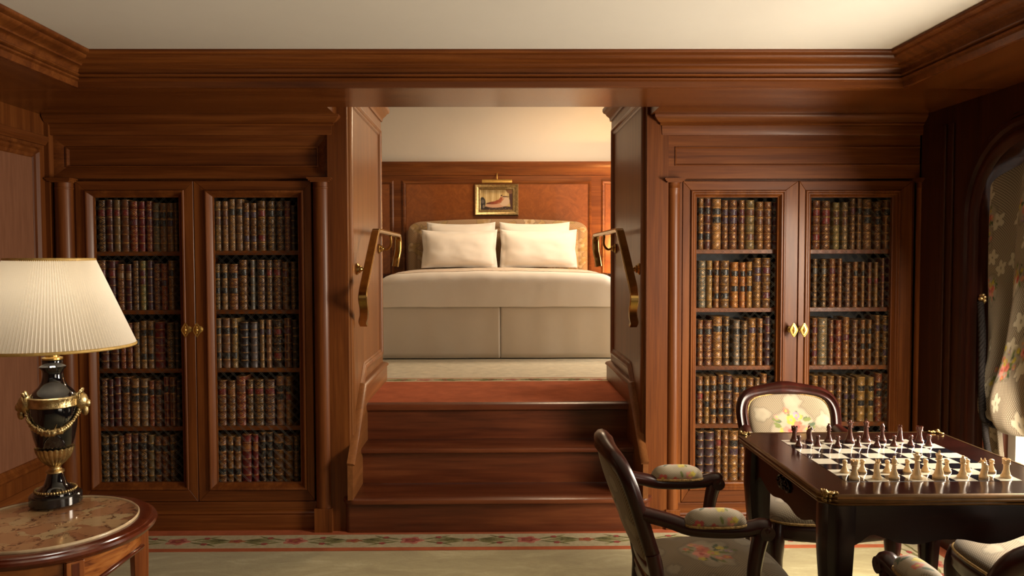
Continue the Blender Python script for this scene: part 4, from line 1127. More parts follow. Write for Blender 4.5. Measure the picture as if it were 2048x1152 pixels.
def pillow(label, x0, x1, z0, z1, y, tilt, seed):
    m = MB(); r_ = random.Random(seed); ph = r_.uniform(0, 9)
    wd, ht = x1 - x0, z1 - z0
    def shape(u, v, s):
        a, b = 2 * u - 1, 2 * v - 1
        fx = 1 - .05 * (1 - abs(b)) ** 1 * abs(a) ** 3 * 1.0
        fz = 1 - .05 * (1 - a * a) * abs(b) ** 3
        core = max(0, 1 - (abs(a) / .93) ** 3.2) ** .55 * max(0, 1 - (abs(b) / .90) ** 3.2) ** .55
        t = s * (.004 + .078 * core)
        t += s * .004 * core * noise.noise((a * 3 + ph, b * 2.5, s)) * 2 + s * .0022 * core * noise.noise((a * 9 + ph, b * 6, s))
        fl = .006 * math.sin(a * 11 + ph) * (abs(b) > .92) + .006 * math.sin(b * 8 + ph) * (abs(a) > .94)
        x = (x0 + x1) / 2 + a * wd / 2 * fx; z = (z0 + z1) / 2 + b * ht / 2 * fz + .012 * abs(a) ** 4 * (b > 0) * abs(b)
        yy = y + t + fl + (z - z0) * tilt
        return (x, yy, z)
    nu, nv = 34, 24
    a = m.grid(lambda u, v: shape(u, v, -1), nu, nv)
    b = m.grid(lambda u, v: shape(u, v, 1), nu, nv)
    W_ = nu + 1
    edge = [i for i in range(nu + 1)] + [W_ * j + nu for j in range(1, nv + 1)] + [W_ * nv + i for i in range(nu - 1, -1, -1)] + [W_ * j for j in range(nv - 1, 0, -1)]
    for i in range(len(edge)):
        p, q = edge[i], edge[(i + 1) % len(edge)]
        m.face((a + p, a + q, b + q, b + p))
    o = m.build('pillow', LINEN, None, smooth=180)
    off = Vector(((x0 + x1) / 2, y, z0))
    for v in o.data.vertices: v.co -= off
    o.location = off
    return tag(o, label, 'pillow', 'white pillows against the headboard')
def pil(u0, u1, v0, v1, y, tilt, lab, seed):
    pillow(lab, AX(u0, 500, y), AX(u1, 500, y), AZ(v1, y), AZ(v0, y), y, tilt, seed)
pil(853, 991, 446, 535.5, 7.49, .09, 'white flanged pillow leaning on the headboard, back layer, left side of bed', 1)
pil(999, 1140, 446, 535.5, 7.49, .09, 'white flanged pillow leaning on the headboard, back layer, right side of bed', 2)
pil(842, 995, 461, 536, 7.22, .16, 'white flanged pillow in the front layer, left side of bed', 3)
pil(1001, 1155, 461, 536, 7.22, .16, 'white flanged pillow in the front layer, right side of bed', 4)

# nightstands and bedside lamp mostly hidden behind the jambs
def nightstand(label, xc):
    t = thing('nightstand', label, 'nightstand', (xc, 7.52, UP))
    MB().box(xc - .23, xc + .23, 7.30, 7.70, UP + .60, UP + .63).build('top', WP['x'], t, bevel=.006)
    MB().box(xc - .21, xc + .21, 7.32, 7.69, UP + .30, UP + .60).build('body', WP['x'], t, bevel=.003)
    for z in (UP + .315, UP + .46):
        d = MB().box(xc - .195, xc + .195, 7.308, 7.3195, z, z + .13).build('drawer', WP['x'], t, bevel=.003)
        k = MB(); k.ball((xc, 7.298, z + .065), .012, 10, 6); k.build('knob', BRASS, d, smooth=180)
    for dx in (-.19, .19):
        for dy in (7.34, 7.67):
            MB().loft([[(xc + dx + s * a, dy + s * b, z) for a, b in ((-1, -1), (1, -1), (1, 1), (-1, 1))] for z, s in ((UP + .003, .012), (UP + .30, .018))]).build('leg', WP['z'], t)
nightstand('dark wooden nightstand in shadow at the left of the bed', -1.24)
nightstand('dark wooden nightstand under the lit lamp at the right of the bed', 1.30)
bl_ = thing('bedside_lamp', 'small lit bedside lamp with cream shade on the right nightstand', 'lamp', (1.315, 7.42, UP + .6305))
m = MB(); m.lathe([(.07, UP + .6305), (.072, UP + .645), (.03, UP + .66), (.02, UP + .69), (.045, UP + .75), (.05, UP + .79), (.02, UP + .82), (.012, UP + .86)], 1.315, 7.42, 20); m.build('base', BRASS, bl_, smooth=40)
m = MB(); m.lathe([(.15, UP + .82), (.075, UP + 1.05)], 1.315, 7.42, 32, cap=False); m.build('lamp_shade', SHADE, bl_, smooth=60)

# ------------------------------------------------------------------ framed picture with its brass lamp
YP = YW - .032
pz0, pz1, px0, px1 = AZ(431.5, YP - .03), AZ(367.5, YP - .03), AX(949, 400, YP - .03), AX(1037, 400, YP - .03)
pic = thing('framed_painting', 'small gilt-framed painting of a reclining figure in red above the bed', 'painting', ((px0 + px1) / 2, YP, pz0))
fp = [(0, 0), (0, .028), (.010, .040), (.022, .036), (.040, .020), (.050, .020), (.056, .012), (.060, .010), (.060, 0)]
loops = [[(px0 + d, YP - h, pz0 + d), (px1 - d, YP - h, pz0 + d), (px1 - d, YP - h, pz1 - d), (px0 + d, YP - h, pz1 - d)] for d, h in fp]
MB().loft(loops, False, False).build('frame', GILT, pic, smooth=28)
m = MB(); UV = []
cx0, cx1, cz0, cz1 = px0 + .058, px1 - .058, pz0 + .058, pz1 - .058
m.grid(lambda u, v: (UV.append((u, v)) or (cx0 + (cx1 - cx0) * u, YP - .008, cz0 + (cz1 - cz0) * v)), 110, 70)
P = np.array(UV); X, Y = P[:, 0] * 1.6, P[:, 1]; Rr = np.ones((len(P), 4)); Rr[:, :3] = (.50, .36, .16)
for k in range(9): put(Rr, X, Y, .15 + k * .16, .80, .035, .5, .05 * ((k % 3) - 1), ((.62, .48, .25) if k % 2 else (.42, .28, .11)))
put(Rr, X, Y, .8, .0, 1.3, .20, 0, (.035, .02, .015)); put(Rr, X, Y, 1.60, .5, .16, .8, .1, (.06, .022, .018)); put(Rr, X, Y, 1.42, .95, .2, .12, -.7, (.16, .07, .03))
put(Rr, X, Y, .10, .35, .16, .30, 0, (.03, .026, .024)); put(Rr, X, Y, .12, .42, .08, .10, 0, (.12, .10, .085)); put(Rr, X, Y, .16, .18, .05, .09, 0, (.2, .16, .12))
put(Rr, X, Y, .82, .25, .56, .13, .06, (.52, .30, .19)); put(Rr, X, Y, 1.20, .42, .26, .22, .3, (.55, .40, .27)); put(Rr, X, Y, 1.22, .66, .22, .03, 0, (.10, .05, .03))
put(Rr, X, Y, .70, .36, .36, .075, .10, (.20, .045, .02)); put(Rr, X, Y, .86, .41, .22, .09, .35, (.26, .06, .025)); put(Rr, X, Y, .99, .50, .20, .075, 1.05, (.30, .075, .03)); put(Rr, X, Y, .40, .33, .12, .04, .15, (.09, .03, .02))
put(Rr, X, Y, 1.10, .50, .14, .028, .9, (.42, .17, .08)); put(Rr, X, Y, 1.06, .67, .035, .05, .2, (.50, .27, .15)); put(Rr, X, Y, 1.05, .715, .045, .032, .2, (.04, .015, .01)); put(Rr, X, Y, .92, .36, .10, .02, .2, (.40, .15, .07))
for k in range(14): put(Rr, X, Y, .45 + k * .08, .05 + .03 * (k % 3), .025, .02, 0, (.14, .07, .04) if k % 2 else (.22, .17, .13))
m.build('canvas', CANVAS, pic, uv=UV, color=Rr)
lx0, lx1, lz0, lz1 = AX(964, 360, YP - .09), AX(1024, 360, YP - .09), AZ(366.5, YP - .09), AZ(358, YP - .09)
pl_ = thing('picture_lamp', 'brass picture lamp with a half-round hood above the gilt frame', 'lamp', ((lx0 + lx1) / 2, YP, lz0))
hd = MB(); R_ = .030; yc = YP - .095
sec = [(yc + R_ * math.cos(math.radians(a)), lz0 + .004 + R_ * 1.15 * math.sin(math.radians(a))) for a in range(0, 181, 20)]
sec2 = [(yc + (R_ - .004) * math.cos(math.radians(a)), lz0 + .004 + (R_ - .004) * 1.15 * math.sin(math.radians(a))) for a in range(180, -1, -20)]
hd.loft([[(x, y, z) for y, z in sec + sec2] for x in (lx0, lx1)]); hd.build('hood', BRASS, pl_, smooth=40)
xm = (lx0 + lx1) / 2
MB().tube(catmull([(xm, YP - .0005, lz1 + .055), (xm, YP - .03, lz1 + .06), (xm, YP - .07, lz1 + .05), (xm, yc, lz0 + .036)], 6), .007, 8).build('arm', BRASS, pl_, smooth=60)

# ------------------------------------------------------------------ round side table
TC, TZ = (-1.172, 2.02), .65
rt = thing('side_table', 'round mahogany side table with inset breccia marble top and tapering legs', 'table', (TC[0], TC[1], 0))
m = MB(); m.lathe([(.217, TZ - .03), (.244, TZ - .03), (.252, TZ - .027), (.260, TZ - .020), (.263, TZ - .013), (.260, TZ - .007), (.252, TZ - .004), (.251, TZ - .001), (.246, TZ + .001), (.2195, TZ + .001), (.2185, TZ - .012), (.21, TZ - .03)], *TC, 72, cap=False); m.build('rim', WR['x'], rt, smooth=35)
m = MB(); m.lathe([(.214, TZ - .02), (.2165, TZ - .004), (.2165, TZ + .003)], *TC, 72); m.build('marble_top', MARBLE, rt, smooth=40)
m = MB(); m.lathe([(.2168, TZ - .002), (.2186, TZ + .002), (.2186, TZ + .0055), (.2160, TZ + .008), (.2135, TZ + .006), (.2135, TZ + .0031)], *TC, 72, cap=False); m.build('marble_edge', CREAMEDGE, rt, smooth=60)
LA = [math.radians(a) for a in (-47, 43, 133, 223)]
def legp(i):
    a = LA[i]; return TC[0] + .226 * math.cos(a), TC[1] + .226 * math.sin(a), a
for i in range(4):
    x, y, a = legp(i); c, s = math.cos(a), math.sin(a)
    sq = lambda h, z, push=0: [(x + c * (h * p + push) - s * h * q, y + s * (h * p + push) + c * h * q, z) for p, q in ((-1, -1), (1, -1), (1, 1), (-1, 1))]
    MB().loft([sq(.009, .002), sq(.012, .03), sq(.020, TZ - .12), sq(.020, TZ - .031)]).build('leg', WH['z'], rt, bevel=.002)
    # curved apron between two legs, arched below and edged with a dark bead
    a0, a1 = a + .095, a + PI / 2 - .095
    n = 24; top, bot, R1, R2 = TZ - .031, TZ - .10, .222, .208
    ls = []
    def bz_(t): return TZ - .115 + .040 * math.sin(PI * t) ** .8
    for k in range(n + 1):
        t = k / n; aa = a0 + (a1 - a0) * t; ca, sa = math.cos(aa), math.sin(aa)
        ls.append([(TC[0] + R1 * ca, TC[1] + R1 * sa, bz_(t)), (TC[0] + R1 * ca, TC[1] + R1 * sa, top), (TC[0] + R2 * ca, TC[1] + R2 * sa, top), (TC[0] + R2 * ca, TC[1] + R2 * sa, bz_(t))])
    MB().loft(ls).build('apron_panel', VENEER, rt, smooth=35)
    MB().tube([(TC[0] + (R1 + .001) * math.cos(a0 + (a1 - a0) * k / n), TC[1] + (R1 + .001) * math.sin(a0 + (a1 - a0) * k / n), bz_(k / n) - .003) for k in range(n + 1)], .0065, 8).build('apron_bead', WR['x'], rt, smooth=60)
    MB().loft([[(x + c * (.0205) - s * q, y + s * .0205 + c * q, z) for q in (-.008, .008)] + [(x + c * .0215 - s * q, y + s * .0215 + c * q, z) for q in (.008, -.008)] for z in (TZ - .10, TZ - .036)]).build('stringing', WR['z'], rt)

# ------------------------------------------------------------------ table lamp
LX, LY = -1.236, 2.172
zz = lambda v: at(90, v, LY)[1]
LB = TZ + .0085
def HM_(z): return LB + float(np.interp(z, [0, .044, .104, .134, .186, .318, .342, .438, .47, .48, .51, .72], [0, .040, .085, .108, .155, .273, .303, .382, .405, .413, .43, .60]))
lp = thing('table_lamp', 'black urn lamp with gilt garlands and pleated cream shade, on the round table', 'lamp', (LX, LY, LB))
m = MB(); m.lathe([(.062, LB), (.067, HM_(.002)), (.067, HM_(.026)), (.064, HM_(.030)), (.060, HM_(.031))], LX, LY, 40); m.build('plinth', BLACKSTONE, lp, smooth=35)
m = MB(); m.lathe([(.058, HM_(.0312)), (.057, HM_(.037)), (.046, HM_(.044))], LX, LY, 40); m.build('foot_step', BLACKGLAZE, lp, smooth=35)
m = MB()
for k in range(44):
    a = 2 * PI * k / 44
    m.ball((LX + .051 * math.cos(a), LY + .051 * math.sin(a), HM_(.0425)), .0042, 6, 4)
m.build('gilt_wreath', GILT, lp, smooth=60, kind='stuff')
m = MB(); m.lathe([(.046, HM_(.0442)), (.040, HM_(.050)), (.030, HM_(.060)), (.026, HM_(.075)), (.021, HM_(.098)), (.019, HM_(.104))], LX, LY, 32); m.build('stem', BLACKGLAZE, lp, smooth=60)
m = MB(); m.lathe([(.019, HM_(.1042)), (.0235, HM_(.106)), (.0235, HM_(.112)), (.018, HM_(.116)), (.015, HM_(.122)), (.016, HM_(.130)), (.020, HM_(.134))], LX, LY, 28); m.build('collar', GILT, lp, smooth=50)
# gadrooned cup
m = MB(); ls = []
for r, z in ((.019, .1342), (.028, .142), (.038, .156), (.044, .170), (.0475, .180), (.049, .186), (.0455, .186)):
    ls.append([(LX + r * (1 + .06 * abs(math.sin(11 * 2 * PI * i / 176)) - .03) * math.cos(2 * PI * i / 176), LY + r * (1 + .06 * abs(math.sin(11 * 2 * PI * i / 176)) - .03) * math.sin(2 * PI * i / 176), HM_(z) + (.004 * abs(math.sin(11 * 2 * PI * i / 176)) if z > .18 else 0)) for i in range(176)])
m.loft(ls); m.build('gadrooned_cup', GILT, lp, smooth=35)
body = [(.042, .1865), (.0475, .20), (.053, .225), (.057, .25), (.060, .28), (.0615, .302), (.061, .318)]
m = MB(); m.lathe([(r, HM_(z)) for r, z in body], LX, LY, 48); m.build('urn_body', BLACKGLAZE, lp, smooth=80)
m = MB(); ls = []
for r, z in ((.0605, .3182), (.0632, .320), (.0632, .322), (.0618, .324), (.0618, .336), (.0632, .338), (.0632, .340), (.0600, .342)):
    ls.append([(LX + (r + (.0012 * math.sin(14 * 2 * PI * i / 112) if .323 < z < .337 else 0)) * math.cos(2 * PI * i / 112), LY + r * math.sin(2 * PI * i / 112), HM_(z)) for i in range(112)])
m.loft(ls); m.build('gilt_band', GILT, lp, smooth=40)
m = MB(); m.lathe([(.058, HM_(.3422)), (.055, HM_(.350)), (.047, HM_(.362)), (.037, HM_(.374)), (.030, HM_(.390)), (.027, HM_(.408)), (.0262, HM_(.420)), (.028, HM_(.430)), (.034, HM_(.438)), (.0345, HM_(.443)), (.030, HM_(.447)), (.026, HM_(.452)), (.027, HM_(.468))], LX, LY, 40); m.build('shoulder', BLACKGLAZE, lp, smooth=60)
m = MB(); m.lathe([(.0245, HM_(.4682)), (.0265, HM_(.470)), (.0265, HM_(.476)), (.018, HM_(.479)), (.018, HM_(.51)), (.006, HM_(.513)), (.006, HM_(.72))], LX, LY, 28); m.build('socket', BRASS, lp, smooth=45)
AXM = math.radians(-158)                         # direction of the nearer mask
for k, a in enumerate((AXM, AXM + PI)):
    hx, hy = LX + .066 * math.cos(a), LY + .066 * math.sin(a); c, s = math.cos(a), math.sin(a); hz = HM_(.326)
    q = MB()
    q.ball((hx, hy, hz), .0175, 16, 10, (1, 1, 1.25))                 # head
    q.ball((hx + c * .014, hy + s * .014, hz - .006), .008, 10, 6, (1, 1, 1.3))   # muzzle
    q.ball((hx + c * .010, hy + s * .010, hz - .022), .009, 10, 6, (.9, .9, 1.5))  # beard
    for sg in (-1, 1):
        q.tube(catmull([(hx - s * .006 * sg, hy + c * .006 * sg, hz + .016), (hx - s * .014 * sg + c * .004, hy + c * .014 * sg + s * .004, hz + .026), (hx - s * .018 * sg, hy + c * .018 * sg, hz + .020), (hx - s * .019 * sg, hy + c * .019 * sg, hz + .008)], 5), [.005 - .0002 * i for i in range(16)], 8)   # curled horns
        q.ball((hx + c * .0135 - s * .0065 * sg, hy + s * .0135 + c * .0065 * sg, hz + .004), .0032, 8, 5)
    q.v = [(hx + (x - hx) * 1.25, hy + (y - hy) * 1.25, hz + (z - hz) * 1.2) for x, y, z in q.v]
    q.build('ram_mask', GILT, lp, smooth=60)
    # garland hanging in front from mask to mask
def garland(a0, a1, sag, nm):
    q = MB(); n = 34; r_ = random.Random(5)
    for i in range(n + 1):
        t = i / n; a = a0 + (a1 - a0) * t
        dz = -sag * (1 - (2 * t - 1) ** 2); z = .312 + dz
        rb = np.interp(z, [p[1] for p in body], [p[0] for p in body]) + .005
        sz = .0042 + .0050 * math.sin(PI * t) ** 1.5
        q.ball((LX + rb * math.cos(a), LY + rb * math.sin(a), HM_(z)), sz * r_.uniform(.85, 1.15), 8, 5)
        for k in range(2):
            q.ball((LX + (rb + .001) * math.cos(a + r_.uniform(-.06, .06)), LY + (rb + .001) * math.sin(a + r_.uniform(-.06, .06)), HM_(z) + r_.uniform(-.7, .7) * sz), sz * .62, 6, 4)
    return q.build(nm, GILT, lp, smooth=60, kind='stuff')
garland(AXM + .2, AXM + PI - .2, .066, 'gilt_garland')
garland(AXM - .2, AXM - PI + .2, .066, 'gilt_garland')
q = MB(); q.tube([(LX + (np.interp(.29 - .085 * (1 - (2 * t - 1) ** 2), [p[1] for p in body], [p[0] for p in body]) + .0015) * math.cos(-1.75 + .8 * t), LY + (np.interp(.29 - .085 * (1 - (2 * t - 1) ** 2), [p[1] for p in body], [p[0] for p in body]) + .0015) * math.sin(-1.75 + .8 * t), HM_(.272) - .036 * (1 - (2 * t - 1) ** 2)) for t in [i / 16 for i in range(17)]], .0012, 6)
q.build('ribbon', GILT, lp, smooth=60)
# pleated shade
zs0, zs1 = at(257, 691, LY)[1], at(180, 519, LY)[1]
rs0, rs1 = AX(257, 691, LY) - LX, AX(180, 519, LY) - LX
NP = 140
m = MB(); ls = []
for k in range(9):
    t = k / 8; r = rs0 + (rs1 - rs0) * t; z = zs0 + (zs1 - zs0) * t
    ls.append([(LX + (r + (.003 if i % 2 else -.003)) * math.cos(2 * PI * i / (2 * NP)), LY + (r + (.003 if i % 2 else -.003)) * math.sin(2 * PI * i / (2 * NP)), z) for i in range(2 * NP)])
m.loft(ls, False, False); m.build('lamp_shade', SHADE, lp, smooth=20)
for nm, r, z in (('shade_trim', rs0, zs0), ('shade_trim', rs1, zs1)):
    m = MB(); m.tube([(LX + (r + .001) * math.cos(2 * PI * i / 64), LY + (r + .001) * math.sin(2 * PI * i / 64), z) for i in range(64)], .0042, 8, flat=(.7, 1), closed=True)
    m.build(nm, SHADE_TRIM, lp, smooth=60)
m = MB()
for k in range(3):
    a = 2 * PI * k / 3; m.tube([(LX, LY, zs1 - .012), (LX + rs1 * math.cos(a), LY + rs1 * math.sin(a), zs1 - .002)], .0016, 6)
m.build('shade_carrier', BRASS, lp, smooth=60)

# ------------------------------------------------------------------ chess table
X0, X1, Y0, Y1, ZT = .806, 1.480, 1.868, 2.548, .76
xc, yc = (X0 + X1) / 2, (Y0 + Y1) / 2
ct = thing('chess_table', 'dark lacquered games table with inlaid chessboard, gilt corners and cabriole legs', 'table', (xc, yc, 0))
def octo(e, ch=.030):
    a, b, c, d = X0 - e, X1 + e, Y0 - e, Y1 + e
    return [(a + ch, c), (b - ch, c), (b, c + ch), (b, d - ch), (b - ch, d), (a + ch, d), (a, d - ch), (a, c + ch)]
top = MB(); top.loft([[(x, y, z) for x, y in octo(e)] for z, e in ((ZT - .028, -.02), (ZT - .026, -.010), (ZT - .018, -.006), (ZT, -.0065))])
top.build('tabletop', WTT, ct, smooth=30)
ed = MB()
ed.sweep(octo(-.0064), [(0, ZT - .0275), (.004, ZT - .0275), (.0075, ZT - .025), (.0085, ZT - .022), (.006, ZT - .0195), (.010, ZT - .017), (.0115, ZT - .013), (.009, ZT - .010), (.011, ZT - .008), (.011, ZT - .003), (.008, ZT + .0006), (.003, ZT + .0014), (0, ZT + .0008)], closed=True, side=1)
ed.build('edge_moulding', OLDBRASS, ct, smooth=35)
A = .0575; BX, BY = .913, 1.981
for r in range(8):
    for f in range(8):
        light = (r + f) % 2 == 1
        x, y = BX + f * A, BY + r * A
        MB().box(x + .0002, x + A - .0002, y + .0002, y + A - .0002, ZT - .001, ZT + .0008).build('square', SQL if light else SQD, ct)
def scroll(c, r0, turns, x, y, z, ang, up=1):
    return [(x + math.cos(ang) * 0 + (r0 * (1 - i / 26 * .75)) * math.cos(ang + turns * 2 * PI * i / 26) , y + (r0 * (1 - i / 26 * .75)) * math.sin(ang + turns * 2 * PI * i / 26), z + .002 * up * i / 26) for i in range(27)]
for cx_, cy_, dx, dy in ((X0, Y0, 1, 1), (X1, Y0, -1, 1), (X1, Y1, -1, -1), (X0, Y1, 1, -1)):
    g = MB(); r_ = random.Random(9)
    ux, uy = cx_ + dx * .012, cy_ + dy * .012
    for k in range(5):
        t = (k - 2) / 2
        px_, py_ = ux + dx * .016 * max(0, t) * 1.4, uy + dy * .016 * max(0, -t) * 1.4
        g.tube(scroll(0, .010 - .0012 * abs(k - 2), 1.2 if k % 2 else -1.2, px_, py_, ZT + .003, k * 1.3), [.0030 - .00006 * i for i in range(27)], 7)
        g.ball((px_ - dx * .004, py_ - dy * .004, ZT - .004), .0065, 8, 6)
        g.ball((px_ - dx * .006, py_ - dy * .006, ZT - .014), .0050, 8, 6)
    g.ball((ux - dx * .004, uy - dy * .004, ZT + .004), .0075, 10, 6)
    g.build('corner_mount', DARKGILT, ct, smooth=60)
# legs
def cab_section(cx_, cy_, h, z, n=12):
    out = []
    for i in range(n):
        a = 2 * PI * i / n + PI / 4; k = 1 / (abs(math.cos(a)) ** 5 + abs(math.sin(a)) ** 5) ** .2
        out.append((cx_ + h * k * math.cos(a), cy_ + h * k * math.sin(a), z))
    return out
for sx, sy in ((1, 1), (-1, 1), (-1, -1), (1, -1)):
    bx = X0 + .055 if sx > 0 else X1 - .055; by = Y0 + .055 if sy > 0 else Y1 - .055
    ls = []
    for z, h, o in ((.002, .024, .012), (.02, .025, .012), (.05, .019, .006), (.12, .017, -.004), (.25, .020, -.008), (.40, .027, -.006), (.52, .034, .002), (.60, .038, .004), (.66, .040, .002), (.7315, .040, 0)):
        ls.append(cab_section(bx - sx * o, by - sy * o, h, z))
    MB().loft(ls).build('leg', WT['z'], ct, smooth=50)
# aprons with a wavy lower edge and a carved scroll
def apron(side):
    n = 40; ls = []
    for i in range(n + 1):
        t = i / n; e = abs(2 * t - 1)
        zb = .640 + .014 * math.cos(e * PI * 2.2) - .018 * max(0, 1 - e * 2.2) - .028 * smooth01(max(0, (e - .80) / .20))
        if side in 'fb':
            x = X0 + .093 + (X1 - X0 - .186) * t; y = Y0 + .032 if side == 'f' else Y1 - .032; d = .02 if side == 'f' else -.02
            ls.append([(x, y, zb), (x, y, .7315), (x, y + d, .7315), (x, y + d, zb)])
        else:
            y = Y0 + .093 + (Y1 - Y0 - .186) * t; x = X0 + .032 if side == 'l' else X1 - .032; d = .02 if side == 'l' else -.02
            ls.append([(x, y, zb), (x, y, .7315), (x + d, y, .7315), (x + d, y, zb)])
    ap = MB().loft(ls).build('apron', WT['x'] if side in 'fb' else WT['y'], ct, smooth=35)
    if side == 'l':
        c = MB(); mx, my, mz = (X0 + .031, yc, .690) if side == 'l' else (xc, Y0 + .031, .690)
        def P3(s, h):   # s along the apron, h up
            return (mx - .003, my + s, mz + h) if side == 'l' else (mx + s, my - .003, mz + h)
        for sg in (-1, 1):
            c.tube([P3(sg * (.01 + .035 * i / 20 + .012 * math.cos(i * .5)), .012 * math.sin(i * .5) - .01 * i / 20) for i in range(21)], [.0042 - .0001 * i for i in range(21)], 7)
            c.tube([P3(sg * (.02 + .03 * i / 14), .018 - .02 * (i / 14) ** 2) for i in range(15)], .003, 6)
        c.ball(P3(0, .004), .010, 10, 6); c.ball(P3(0, -.012), .007, 8, 6)
        c.build('carved_scroll', WT['z'], ap, smooth=60)
for s in 'flbr': apron(s)

# ------------------------------------------------------------------ chessmen
PR = {
 'pawn': (.0345, [(.0098, 0), (.0102, .002), (.0098, .0045), (.0080, .006), (.0074, .009), (.0050, .014), (.0040, .019), (.0038, .022), (.0064, .0232), (.0064, .0242), (.0040, .0250), (.0050, .0265), (.0060, .0295), (.0056, .0325), (.0036, .0342), (.0005, .0350)]),
 'rook': (.047, [(.0118, 0), (.0122, .0025), (.0116, .006), (.0092, .008), (.0086, .012), (.0064, .020), (.0060, .030), (.0064, .034), (.0088, .0355), (.0088, .0375), (.0080, .038), (.0084, .0400), (.0090, .0465), (.0066, .0467), (.0064, .0425), (.0005, .0425)]),
 'bishop': (.058, [(.0118, 0), (.0122, .0025), (.0116, .006), (.0092, .008), (.0086, .012), (.0056, .021), (.0044, .032), (.0044, .035), (.0076, .0362), (.0076, .0376), (.0048, .0385), (.0056, .041), (.0066, .0450), (.0058, .0495), (.0038, .0530), (.0024, .0545), (.0032, .0560), (.0030, .0578), (.0005, .0588)]),
 'queen': (.068, [(.0136, 0), (.0140, .003), (.0134, .007), (.0106, .009), (.0098, .014), (.0062, .027), (.0050, .042), (.0050, .046), (.0086, .0474), (.0086, .0490), (.0054, .0500), (.0062, .0550), (.0080, .0612), (.0088, .0622), (.0072, .0632), (.0050, .0650), (.0030, .0660), (.0040, .0675), (.0036, .0692), (.0005, .0702)]),
 'king': (.070, [(.0140, 0), (.0144, .003), (.0138, .007), (.0110, .009), (.0102, .014), (.0066, .027), (.0054, .042), (.0054, .046), (.0090, .0474), (.0090, .0492), (.0058, .0502), (.0064, .0550), (.0082, .0610), (.0086, .0622), (.0060, .0640), (.0046, .0650), (.0036, .0660)]),
}
def piece_meshes(kind, mat):
    """list of (part name, mesh builder) around the origin"""
    out = []
    if kind == 'knight':
        b = MB(); b.lathe([(.0118, 0), (.0122, .0025), (.0116, .006), (.0092, .008), (.0088, .012), (.0076, .0145)], 0, 0, 20); out.append(('base', b))
        h = MB(); ls = []
        # horse's neck and head as a chain of ovals in the x-z plane, facing +x
        for x, z, a, b_, th in ((0, .014, .0072, .0068, 0), (-.001, .020, .0070, .0056, .1), (-.002, .027, .0068, .0050, .15), (-.0012, .034, .0066, .0048, -.1), (.001, .040, .0062, .0046, -.6), (.0045, .0425, .0056, .0042, -1.2), (.0080, .0400, .0044, .0036, -1.9), (.0106, .0365, .0034, .0030, -2.1), (.0118, .0345, .0018, .0018, -2.2)):
            ls.append([(x + a * math.cos(2 * PI * i / 12) * math.cos(th), b_ * math.sin(2 * PI * i / 12), z - a * math.cos(2 * PI * i / 12) * math.sin(th)) for i in range(12)])
        h.loft(ls)
        for sy in (-1, 1): h.tube([(-.001, sy * .0024, .0425), (-.0012, sy * .0028, .0455), (-.0006, sy * .0028, .0485)], [.0022, .0018, .0004], 6)
        for k in range(6): h.ball((-.0072 + .0008 * k, 0, .022 + .0038 * k), .0021, 6, 4)
        h.v = [(x * 1.2, y * 1.25, .0145 + (z - .0145) * 1.12) for x, y, z in h.v]
        out.append(('horse_head', h)); return out
    b = MB(); b.lathe([(r * 1.12, z) for r, z in PR[kind][1]], 0, 0, 20)
    if kind == 'king':
        out.append(('body', b))
        c = MB(); c.box(-.0011, .0011, -.0011, .0011, .0655, .0735); c.box(-.0032, .0032, -.0011, .0011, .0690, .0712); out.append(('cross', c))
    elif kind == 'queen':
        out.append(('body', b)); c = MB()
        for k in range(8):
            a = 2 * PI * k / 8; c.ball((.0096 * math.cos(a), .0096 * math.sin(a), .0628), .0018, 6, 4)
        out.append(('coronet', c))
    elif kind == 'rook':
        out.append(('tower', b)); c = MB()
        for k in range(6):
            a0 = 2 * PI * k / 6; ls = []
            for j in range(4):
                a = a0 + .75 * j / 3
                ls.append([(r * math.cos(a), r * math.sin(a), z) for r, z in ((.0075, .0462), (.0101, .0462), (.0101, .0495), (.0075, .0495))])
            c.loft(ls)
        out.append(('battlement', c))
    else:
        out.append(('body', b))
    return out
protos = {}
FILES = ['rook', 'knight', 'bishop', 'queen', 'king', 'bishop', 'knight', 'rook']
def chessman(kind, side, f, rank, label, jitter):
    mat = IVORY if side == 'light' else REDWOOD
    key = (kind, side)
    x, y = BX + (f + .5) * A + jitter[0], BY + (rank + .5) * A + jitter[1]
    grp = side + ' chessmen set out on the board'
    if kind == 'pawn' or kind == 'bishop':
        if key not in protos:
            o = piece_meshes(kind, mat)[0][1].build('chess_' + kind, mat, None, smooth=50); protos[key] = o
        else:
            o = protos[key].copy(); COL.objects.link(o)
    else:
        if key not in protos:
            o = thing('chess_' + kind, label, 'chess piece')
            for nm, mb_ in piece_meshes(kind, mat): mb_.build(nm, mat, o, smooth=50)
            protos[key] = o
        else: o = copy_tree(protos[key])
    o.location = (x, y, ZT + .001)
    if kind == 'knight': o.rotation_euler = (0, 0, (0.5 if f < 4 else 2.4) if side == 'light' else (-0.7 if f < 4 else -2.3))
    tag(o, label, 'chess piece', grp)
FN = ['first', 'second', 'third', 'fourth', 'fifth', 'sixth', 'seventh', 'eighth']
